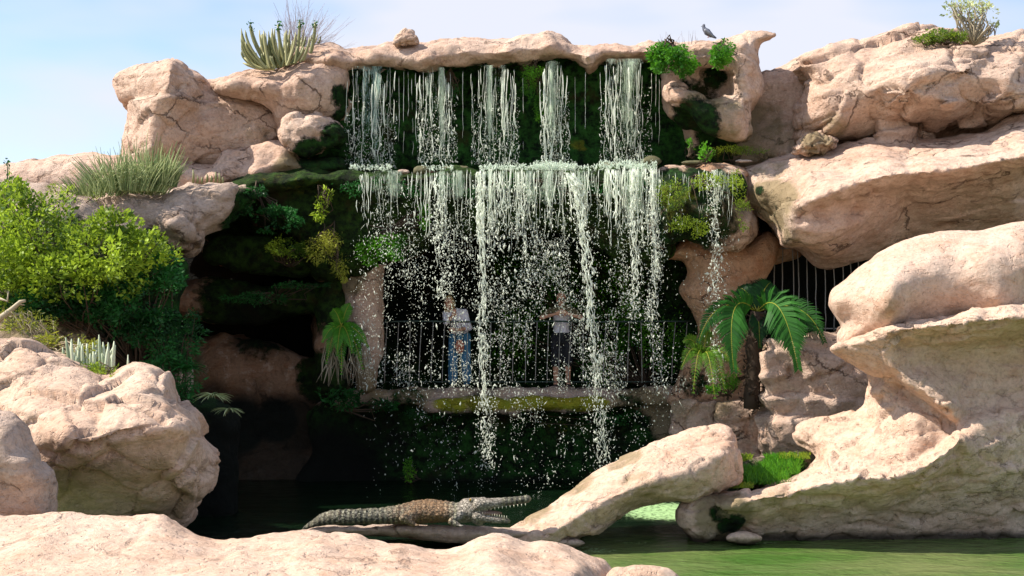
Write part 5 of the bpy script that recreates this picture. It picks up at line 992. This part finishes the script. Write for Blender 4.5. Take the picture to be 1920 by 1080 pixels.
for pts, w_ in (([(903, 322), (904, 420), (910, 520), (906, 620), (910, 700), (912, 760), (916, 880)], 9), ([(1062, 324), (1078, 350), (1092, 430), (1102, 530), (1108, 620), (1118, 690), (1124, 780), (1130, 880)], 11), ([(1190, 318), (1188, 400), (1192, 480), (1186, 560), (1192, 600)], 9), ([(1222, 318), (1224, 400), (1230, 480), (1224, 560), (1220, 620)], 7), ([(1340, 318), (1340, 720)], 7), ([(938, 340), (938, 470)], 14), ([(985, 340), (985, 560)], 12), ([(826, 340), (826, 560)], 10)):
    a = np.array(pts, float); n = int((a[-1, 1]-a[0, 1])*2.0); y = RNG.uniform(a[0, 1], a[-1, 1], n); x = np.interp(y, a[:, 1], a[:, 0])+RNG.normal(0, w_, n)+5*vnoise(np.stack([y/26, y*0, y*0], 1)); JC.append(np.stack([x, y], 1))
JC = np.concatenate(JC); obj('jet_spray', drops_mesh('jet_spray', Pn(JC[:, 0], JC[:, 1], LY-.2+RNG.normal(0, .1, len(JC))), np.exp(RNG.normal(math.log(0.0075), 0.4, len(JC)))), M['fall_white'], t_)['kind'] = 'stuff'
# droplets of the whole lower fall
def field(n, xa, xb, ya, yb, wfun):
    C = []; 
    while len(C) < n:
        x = RNG.uniform(xa, xb, n*2); y = RNG.uniform(ya, yb, n*2); k = RNG.uniform(0, 1, n*2) < wfun(x, y); C += list(zip(x[k], y[k]))
    return np.array(C[:n])
def wf(x, y):
    q = np.stack([x/22, y/70, x*0], 1); c = 0.45+0.75*vnoise(q, 61)+0.3*vnoise(q*2.2, 62)
    d = np.where(y < 740, 1.0, np.clip(1-(y-740)/210, 0, 1)*0.55)
    side = sstep(660, 720, x)*(1-sstep(1225, 1300, x)); side = np.where(y > 740, side*(0.35+0.65*np.exp(-((x-1000)/210)**2)), side)
    up = sstep(330, 470, y); core = 0.55+0.45*np.exp(-((x-1010)/190)**2)
    return np.clip(c, 0.08, 1)*d*side*(0.2+0.8*up)*core
C = field(15000, 660, 1310, 335, 950, wf); Yd = LY+RNG.normal(0, 0.28, len(C))
C2 = field(700, 1290, 1400, 430, 740, lambda x, y: np.exp(-((x-1345)/28)**2)); C = np.concatenate([C, C2]); Yd = np.concatenate([Yd, LY+RNG.normal(0, .12, len(C2))])
C3 = field(500, 655, 760, 440, 740, lambda x, y: np.exp(-((x-690)/30)**2)); C = np.concatenate([C, C3]); Yd = np.concatenate([Yd, LY+RNG.normal(0, .12, len(C3))])
obj('droplets', drops_mesh('droplets', Pn(C[:, 0], C[:, 1], Yd), np.exp(RNG.normal(math.log(0.0050), 0.42, len(C)))), M['fall_white'], t_)['kind'] = 'stuff'
# foam where the upper falls strike the shelf
C = []
for xa, xb, n, h in ((655, 735, 260, 5), (790, 850, 160, 4), (900, 1000, 500, 6), (1000, 1080, 1100, 9), (1075, 1130, 120, 4), (1124, 1232, 1400, 11)):
    x = RNG.uniform(xa, xb, n); C.append(np.stack([x, 316-np.abs(RNG.normal(0, h*0.55, n))+4*RNG.uniform(-1, 1, n), 20.35-RNG.uniform(0, 0.7, n)], 1))
C = np.concatenate(C); o = obj('foam', drops_mesh('foam', Pn(C[:, 0], C[:, 1], C[:, 2])*1.0, np.exp(RNG.normal(math.log(0.0078), 0.4, len(C)))), M['foam'], origin=tuple(P(1000, 318, 20)))
tag(o, 'white splashing foam along the shelf where the upper falls land', 'foam', kind='stuff')
# ---------------------------------------------------------------- railing, bars
FY = 21.5
t = thing('railing', 'dark green metal railing along the cave walkway behind the falling water', 'railing', p(1000, 730, FY)); 
zt = p(1000, 603, FY)[2]; zb = p(1000, 716, FY)[2]; xl = p(712, 603, FY)[0]; xr = p(1296, 603, FY)[0]
mb = MB(); mb.tube([(x, FY, zt+.006*math.sin(x*3)) for x in np.linspace(xl, xr, 30)], .016, 8); obj('handrail', mb.mesh('handrail'), M['rail'], t)
mb = MB(); mb.tube([(x, FY, zb) for x in np.linspace(xl, xr, 10)], .010, 6); obj('bottom_rail', mb.mesh('bottom_rail'), M['rail'], t)
for x in np.linspace(xl+.1, xr-.1, 27):
    mb = MB(); bw = RNG.normal(.018, .01); mb.tube([(x-bw*2.2*math.sin(s*math.pi*.5)+.03, FY, zt+(zb-.02-zt)*s) for s in np.linspace(0, 1, 8)], .0085, 6); obj('baluster', mb.mesh('baluster'), M['bar'], t)
BY = 21.2
t = thing('barred_gate', 'row of thin pale upright bars closing the dark opening under the sloping ledge', 'gate', p(1510, 615, BY))
for i, x in enumerate((1425, 1437, 1452, 1468, 1486, 1496, 1512, 1528, 1546, 1562, 1580, 1594, 1608)):
    mb = MB(); mb.tube([p(x+4*math.sin(s*1.6)-8*s*(1 if i < 4 else .3)+RNG.normal(0, .5), 455+165*s, BY) for s in np.linspace(0, 1, 9)], .0095, 6); obj('bar', mb.mesh('bar'), M['bar'], t)
mb = MB(); mb.tube([p(1415, 466, BY+.02), p(1620, 466, BY+.02)], .012, 6); obj('top_rail', mb.mesh('top_rail'), M['bar'], t)
mb = MB(); mb.tube([p(1415, 616, BY+.02), p(1620, 616, BY+.02)], .012, 6); obj('bottom_rail', mb.mesh('bottom_rail'), M['bar'], t)

# ---------------------------------------------------------------- people
def solid(chains, vox, sm=2, balls=()):
    mb = MB()
    for pts, rad in chains: mb.caps(pts, rad, 12)
    for c, r in balls: mb.ball(c, r, 14, 10)
    me = mb.mesh('m'); 
    return remesh(me, vox, sm)
def hand(ch, wrist, dirv, palm_n, curl=0.5, s=1.0, right=True):
    """palm, four unequal bent fingers and a thumb leaving the side of the palm"""
    wrist = np.asarray(wrist, float); d = np.asarray(dirv, float); d /= np.linalg.norm(d); n = np.asarray(palm_n, float); n -= d*(n@d); n /= np.linalg.norm(n); sd = np.cross(d, n)*(1 if right else -1)
    for k in (-1.0, -.33, .33, 1.0): ch.append(([wrist+sd*k*.016*s, wrist+d*.085*s+sd*k*.030*s], [.013*s, .013*s]))
    for k, L in zip((-1.0, -.33, .33, 1.0), (.062, .078, .084, .074)):
        b = wrist+d*.088*s+sd*k*.031*s; a1 = d*math.cos(curl*.6)+n*math.sin(curl*.6); a2 = d*math.cos(curl*1.4)+n*math.sin(curl*1.4); a3 = d*math.cos(curl*2)+n*math.sin(curl*2)
        q = [b, b+a1*L*.45*s, b+a1*L*.45*s+a2*L*.32*s, b+a1*L*.45*s+a2*L*.32*s+a3*L*.23*s]; ch.append((q, [.0095*s, .0088*s, .0080*s, .007*s]))
    b = wrist+d*.02*s+sd*.022*s; ch.append(([b, b+(d*.5+sd*.8+n*.25)*.04*s, b+(d*.5+sd*.8+n*.25)*.04*s+(d*.8+sd*.4+n*.4)*.032*s], [.013*s, .010*s, .008*s]))
def person(label, base, J, parts, face=0.0, hair=None, beard=False, glasses=False, hairmat='hair_blond', arms=None, feet=True):
    """J: joints in local metres, x right in the picture, y away from the camera, z up"""
    b = np.asarray(base, float); L = lambda q: b+np.asarray(q, float)
    t = thing('person', label, 'person', base)
    ch = []; bl = []
    hc = L(J['head']); ch.append(([L(J['pelvis']), L(J['waist']), L(J['chest'])], [.135, .125, .145])); ch.append(([L(J['sh_l']), L(J['chest']), L(J['sh_r'])], [.058, .12, .058]))
    ch.append(([L(J['neck']), hc+np.array([0, .01, -.06])], [.056, .052])); bl.append((hc+np.array([0, 0.01, .03]), (.075, .092, .095))); bl.append((hc+np.array([0, -.025, -.05]), (.052, .055, .055)))
    cf, sf = math.cos(face), math.sin(face); fd = lambda x, y, z: hc+np.array([x*cf-y*sf, x*sf+y*cf, z])   # face direction -y turned by 'face'
    ch.append(([fd(0, -.078, .02), fd(0, -.104, -.018)], [.010, .016]))
    for s in (-1, 1): bl.append((fd(s*.078, .0, 0), (.012, .02, .03)))
    for s in (-1, 1): bl.append((fd(s*.030, -.073, .028), (.020, .014, .008)))
    bl.append((fd(0, -.083, -.048), (.024, .010, .008)))
    for s in ('l', 'r'):
        ch.append(([L(J['sh_'+s]), L(J['el_'+s]), L(J['wr_'+s])], [.052, .040, .026])); hand(ch, L(J['wr_'+s]), np.asarray(J['hd_'+s]), J['hn_'+s], J.get('curl', .5), 1.0, s == 'r')
        ch.append(([L(J['hip_'+s]), L(J['kn_'+s]), L(J['an_'+s])], [.090, .060, .040])); a = L(J['an_'+s]); ch.append(([a, a+np.array([0, .0, -.045]), a+np.array([0, -.14, -.055])], [.042, .040, .030]))
        m_ = (L(J['kn_'+s])*.65+L(J['an_'+s])*.35); bl.append((m_+np.array([0, .02, 0]), (.055, .058, .12)))
    me = solid(ch, .0095, 2, bl); attr(me, 'var', np.full(len(me.vertices), .5)); obj('body', me, M['skin'], t)
    for s in (-1, 1):
        mb = MB(); mb.ball(fd(s*.030, -.082, .016), .011, 8, 6); obj('eye', mb.mesh('eye'), M['glass_dark'] if not glasses else M['cloth_white'], t)
    mb = MB(); mb.tube([fd(x, -.092+.02*x*x*400*0.2, -.047+abs(x)*.1) for x in np.linspace(-.024, .024, 7)], .0035, 5); obj('mouth', mb.mesh('mouth'), M['bag'], t)
    if glasses:
        mb = MB(); 
        for s in (-1, 1): mb.ball(fd(s*.034, -.097, .016), (.030, .008, .022), 12, 8)
        for s in (-1, 1): mb.tube([fd(s*.062, -.09, .018), fd(s*.084, 0, .014)], .003, 5)
        mb.tube([fd(-.01, -.098, .02), fd(.01, -.098, .02)], .003, 5); obj('sunglasses', mb.mesh('sunglasses'), M['glass_dark'], t)
    hm = []; hb = [(hc+np.array([0, .028, .055]), (.084, .094, .088))]
    if hair == 'long': hb += [(fd(s*.07, .03, -.04), (.035, .06, .12)) for s in (-1, 1)]+[(fd(0, .07, -.04), (.08, .05, .14))]
    me = solid(hm, .012, 2, hb); me2 = me; V = get_co(me2); set_co(me2, V+get_no(me2)*(0.006*vnoise(V/.02))[:, None]); attr(me2, 'var', np.full(len(V), .5)); obj('hair', me2, M[hairmat], t)
    for nm, ch2, mt_, bl2 in parts(L, J):
        me = solid(ch2, .013, 2, bl2); V = get_co(me); N = get_no(me); set_co(me, V+N*(0.010*fbm(V/np.array([.09, .09, .25]), 3, 4)-.004*np.abs(vnoise(V/.05)))[:, None]); attr(me, 'var', np.full(len(V), .5)); obj(nm, me, M[mt_], t)
    return t
FZ = float(p(1000, 729, FY)[2]); PY = 21.85
# man facing the camera, forearms up on the rail, hands at his chin
def man_parts(L, J):
    top = [([L(J['pelvis'])+np.array([0, 0, .02]), L(J['waist']), L(J['chest'])], [.152, .145, .165]), ([L(J['sh_l']), L(J['chest']), L(J['sh_r'])], [.068, .14, .068])]
    yield 'tee_shirt', top, 'cloth_white', []
    sl = []
    for s in ('l', 'r'):
        a, e = L(J['sh_'+s]), L(J['el_'+s]); sl.append(([a, a+(e-a)*.75], [.070, .062]))
    yield 'shoulder_wrap', sl+[([L(J['sh_l'])+np.array([0, 0, -.02]), L(J['chest'])+np.array([0, 0, .05]), L(J['sh_r'])+np.array([0, 0, -.02])], [.078, .16, .078])], 'cloth_olive', []
    sh = [([L(J['pelvis'])+np.array([0, 0, .03]), L(J['pelvis'])+np.array([0, 0, -.06])], [.155, .150])]
    for s in ('l', 'r'): sh.append(([L(J['hip_'+s]), L(J['kn_'+s])+np.array([0, 0, -.02])], [.105, .095]))
    yield 'shorts', sh, 'cloth_black', []
    yield 'shoes', [([L(J['an_'+s])+np.array([0, .02, -.05]), L(J['an_'+s])+np.array([0, -.15, -.055])], [.048, .042]) for s in ('l', 'r')], 'shoe', []
J = dict(pelvis=(0, 0, .93), waist=(0, .0, 1.10), chest=(0, -.05, 1.30), neck=(0, -.08, 1.42), head=(-.01, -.16, 1.54), sh_l=(-.19, -.06, 1.36), sh_r=(.19, -.06, 1.36), el_l=(-.36, -.26, 1.235), el_r=(.34, -.26, 1.235),
    wr_l=(-.11, -.33, 1.30), wr_r=(.10, -.33, 1.30), hd_l=(1, 0, .45), hd_r=(-1, 0, .45), hn_l=(0, 1, .1), hn_r=(0, 1, .1), curl=.7, hip_l=(-.095, 0, .90), hip_r=(.095, 0, .90), kn_l=(-.10, -.03, .48), kn_r=(.11, -.03, .48), an_l=(-.10, .02, .08), an_r=(.12, .02, .08))
b = p(1053, 729, PY); person('bald man in sunglasses and black shorts leaning with both elbows on the railing', (b[0], PY, FZ), J, man_parts, glasses=True, hairmat='skin')
def lady_parts(L, J):
    top = [([L(J['pelvis'])+np.array([0, 0, .06]), L(J['waist']), L(J['chest'])], [.155, .142, .155]), ([L(J['sh_l']), L(J['chest']), L(J['sh_r'])], [.066, .14, .066])]
    for s in ('l', 'r'):
        a, e = L(J['sh_'+s]), L(J['el_'+s]); top.append(([a, e, e+(L(J['wr_'+s])-e)*.2], [.066, .060, .056]))
    yield 'blouse', top, 'cloth_white', []
    sh = [([L(J['pelvis'])+np.array([0, 0, .05]), L(J['pelvis'])+np.array([0, 0, -.06])], [.150, .150])]
    for s in ('l', 'r'): sh.append(([L(J['hip_'+s]), L(J['kn_'+s]), L(J['an_'+s])+np.array([0, 0, .05])], [.110, .090, .085]))
    yield 'jeans', sh, 'denim', []
    yield 'shoes', [([L(J['an_'+s])+np.array([0, .02, -.05]), L(J['an_'+s])+np.array([0, -.14, -.055])], [.044, .038]) for s in ('l', 'r')], 'shoe', []
J = dict(pelvis=(.06, .02, .92), waist=(.05, .0, 1.08), chest=(-.01, -.08, 1.27), neck=(-.06, -.14, 1.38), head=(-.12, -.22, 1.49), sh_l=(-.18, -.10, 1.31), sh_r=(.15, -.08, 1.33), el_l=(-.16, -.30, 1.16), el_r=(.23, -.12, 1.06),
    wr_l=(-.04, -.33, 1.26), wr_r=(.03, -.30, 1.02), hd_l=(.2, 0, 1), hd_r=(-1, -.1, .1), hn_l=(0, 1, .1), hn_r=(0, 1, 0), curl=.8, hip_l=(-.03, .02, .90), hip_r=(.15, .02, .90), kn_l=(-.05, -.04, .48), kn_r=(.17, -.04, .48), an_l=(-.06, .02, .08), an_r=(.19, .02, .08))
b = p(855, 729, PY); person('fair-haired person in white top and blue jeans bending towards the railing', (b[0], PY, FZ), J, lady_parts, face=-.4, hair='long')
bb = p(862, 650, 21.68); mb = MB(); mb.ball((bb[0], bb[1], bb[2]), (.085, .05, .13), 12, 8); me = remesh(mb.mesh('m'), .012, 2); o = obj('handbag', me, M['bag'], origin=tuple(bb)); tag(o, 'terracotta bag held against the white top of the person in jeans', 'bag')
st = MB(); st.tube([bb+np.array([-.06, 0, .09]), bb+np.array([-.08, -.01, .3]), bb+np.array([.0, .02, .52]), bb+np.array([.05, .0, .3]), bb+np.array([.06, 0, .09])], .008, 6); obj('strap', st.mesh('strap'), M['cloth_black'], o)

# ---------------------------------------------------------------- pigeon
pb = p(1330, 70, 20.2); t = thing('pigeon', 'grey pigeon perched on the rock above the small hanging bush', 'bird', pb)
S_ = lambda x, y, Y=20.2: p(x, y, Y)
ch = [([S_(1321, 55), S_(1326, 60), S_(1333, 66)], [.038, .058, .040]), ([S_(1321, 55), S_(1319, 50)], [.036, .026]), ([S_(1319.5, 49), S_(1319.5, 47.5)], [.026, .025]), ([S_(1333, 66), S_(1342, 71)], [.034, .016])]
me = solid(ch, .007, 2); obj('body', me, M['bird_grey'], t)
for s in (-1, 1):
    me = solid([([S_(1323, 57, 20.2+s*.045), S_(1330, 62, 20.2+s*.05), S_(1338, 69, 20.2+s*.03)], [.030, .028, .010])], .007, 1); obj('wing', me, M['bird_wing'], t)
    mb = MB(); mb.tube([S_(1328, 65, 20.2+s*.025), S_(1328, 70, 20.2+s*.025)], .004, 5); mb.tube([S_(1326, 70.5, 20.2+s*.025), S_(1330, 70.5, 20.2+s*.025)], .004, 5); obj('foot', mb.mesh('foot'), M['bag'], t)
    mb = MB(); mb.ball(S_(1318.6, 48.6, 20.2+s*.022), .004, 6, 4); obj('eye', mb.mesh('eye'), M['eye'], t)
mb = MB(); mb.tube([S_(1317.5, 48.5), S_(1314.3, 50)], [.008, .002], 5); obj('beak', mb.mesh('beak'), M['glass_dark'], t)

# ---------------------------------------------------------------- crocodile
CY = 14.05
def croc():
    t = thing('crocodile', 'large crocodile basking on the grey slab with its jaws held open', 'crocodile', p(760, 986, CY))
    q = lambda x, y, dy=0: p(x, y, CY+dy)
    mb = MB()
    # spine: pixel x, centre y, half height px, half width m, dy
    sp = [(566, 993, 2.5, .015, .10), (580, 986, 6, .03, .09), (600, 976, 11, .055, .06), (620, 971, 14, .07, .03), (660, 970, 15, .085, 0), (710, 969, 16, .11, 0), (745, 967, 19, .15, .03), (775, 963, 23, .21, .10), (805, 960, 24, .23, .16), (835, 961, 21, .20, .14), (858, 962, 19, .15, .08), (880, 960, 20, .15, 0)]
    sp = np.array(sp, float); tt = np.linspace(0, len(sp)-1, 150); I = [np.interp(tt, np.arange(len(sp)), sp[:, k]) for k in range(5)]
    n = 18; V = []
    for i in range(150):
        c = q(I[0][i], I[1][i], I[4][i]); hh = I[2][i]*CY/F; hw = I[3][i]
        for k in range(n):
            a = 2*math.pi*k/n; ca, sa = math.cos(a), math.sin(a); z = sa*hh*(1.0 if sa > 0 else .85); y = ca*hw; b_ = 0
            if sa > .45: b_ = .010*(1 if (i//3) % 2 else 0)*(1 if k % 2 else .2)
            V.append(c+np.array([0, y, z+b_]))
    Fc = [(i*n+k, i*n+(k+1) % n, (i+1)*n+(k+1) % n, (i+1)*n+k) for i in range(149) for k in range(n)]+[tuple(range(n))[::-1], tuple(149*n+k for k in range(n))]
    mb.add(V, Fc)
    # tail crest and back scutes
    for i in range(6, 132, 4):
        c = q(I[0][i], I[1][i]-I[2][i], I[4][i]); s = .016 if i < 60 else .012
        for dy in ((0,) if i < 50 else (-.07, -.02, .03, .08)): mb.tube([c+np.array([-.01, dy, -.01]), c+np.array([.006, dy, s])], [.012, .002], 5)
    # skull, open upper jaw to the right, lower jaw lying on the slab
    ch = [([q(868, 960), q(888, 955, -.03), q(905, 950, -.05)], [.125, .135, .11]), ([q(872, 944), q(892, 941, -.05)], [.06, .055])]
    for dy, f in ((-.085, 1), (.085, 1), (0, 1)):
        ch.append(([q(898, 947, -.05+dy), q(930, 943, -.06+dy*.8), q(962, 939, -.08+dy*.6), q(988, 936, -.1+dy*.5)], [.075, .058, .046, .042]))
        ch.append(([q(895, 968, -.06+dy), q(925, 974, -.10+dy*.8), q(952, 977, -.14+dy*.55)], [.056, .042, .030]))
    ch.append(([q(986, 935, -.1), q(992, 934, -.1)], [.045, .03]))
    for dy in (-.07, .05): ch.append(([q(884, 938, -.04+dy), q(890, 936, -.05+dy)], [.03, .024]))
    # cheeks / jaw muscle between the jaws
    ch.append(([q(893, 948, -.05), q(898, 972, -.07)], [.095, .085])); ch.append(([q(902, 952, -.12), q(912, 970, -.14)], [.03, .03]))
    # legs: near fore, near hind, far ones
    ch.append(([q(862, 966, -.16), q(846, 978, -.26), q(858, 984, -.30)], [.055, .04, .030])); ch.append(([q(862, 968, .22), q(845, 978, .34), q(860, 985, .36)], [.05, .035, .03]))
    ch.append(([q(772, 970, -.14), q(756, 972, -.28), q(775, 983, -.26)], [.075, .05, .032])); ch.append(([q(770, 968, .26), q(752, 975, .42), q(768, 985, .40)], [.07, .045, .03]))
    for bx, by, dy in ((858, 984, -.30), (860, 985, .36), (775, 983, -.26), (768, 985, .40)):
        for k, a in enumerate((-.7, -.35, 0, .35, .7)): b0 = q(bx, by, dy); ch.append(([b0, b0+np.array([.07*math.cos(a)*(.8 if abs(a) > .5 else 1), .07*math.sin(a), -.012])], [.014, .007]))
    for pts, rad in ch: mb.caps(pts, rad, 12)
    me = remesh(mb.mesh('body'), .0105, 1); V = get_co(me); N = get_no(me)
    px = 960+V[:, 0]*F/V[:, 1]; sc = voro(V*np.array([24, 24, 28]), 3); V2 = V+N*(.006*(1-sstep(0, .3, sc[1]-sc[0]))*-1+.004*fbm(V/.03, 2))[:, None]; set_co(me, V2)
    top = sstep(.0, .5, N[:, 2]); v = np.full(len(V), .48); v = v+.5*sstep(700, 800, px)*(1-sstep(825, 862, px))*1.0; v = np.where(px > 850, .48-.48*sstep(850, 872, px)*(1-sstep(925, 950, px)), v)  # rust on the back, sunlight painted as a paler head
    attr(me, 'var', v); obj('body', me, M['croc'], t)
    mb = MB(); mb.ball(q(882, 937, -.125), .014, 8, 6); mb.ball(q(887, 936, .03), .014, 8, 6); obj('eyes', mb.mesh('eyes'), M['eye'], t)
    mb = MB()
    for s in np.linspace(.1, 1, 11):
        for e in (-1, 1):
            c = q(905+80*s, 954-10*s, -.06-.05*s+e*.095*(1-.35*s)); mb.tube([c, c+np.array([.003, 0, -.028])], [.007, .001], 5)
            c = q(900+50*s, 966+8*s-3, -.08-.07*s+e*.095*(1-.45*s)); mb.tube([c, c+np.array([0, 0, .026])], [.007, .001], 5)
    obj('teeth', mb.mesh('teeth'), M['tooth'], t)
    mb = MB(); mb.ball(q(918, 962, -.12), (.14, .075, .03), 12, 8); obj('tongue', mb.mesh('tongue'), M['mouth'], t)
croc()
# splash stones at the pond edge
for i, (x, y, w_, h_, Y, lab, mt_) in enumerate([(1395, 1008, 34, 12, 14.6, 'pale pink stone half sunk in the pond at the foot of the sculpted rock', 'rock_pale'), (1065, 1018, 30, 8, 14.2, 'flat wetted rock where the ramp meets the water', 'rock_grey')]):
    rock('stone', [D([(x+w_*math.cos(a)*(1+0.15*math.sin(3*a+i)), y+h_*math.sin(a)) for a in np.linspace(0, 2*math.pi, 9)[:-1]], Y, 0.4, 0.12)], M[mt_], vox=0.02, label=lab, cat='stone', A1=0.02, s1=0.2, A2=0.008, s2=0.06, crack=0, seed=70+i)
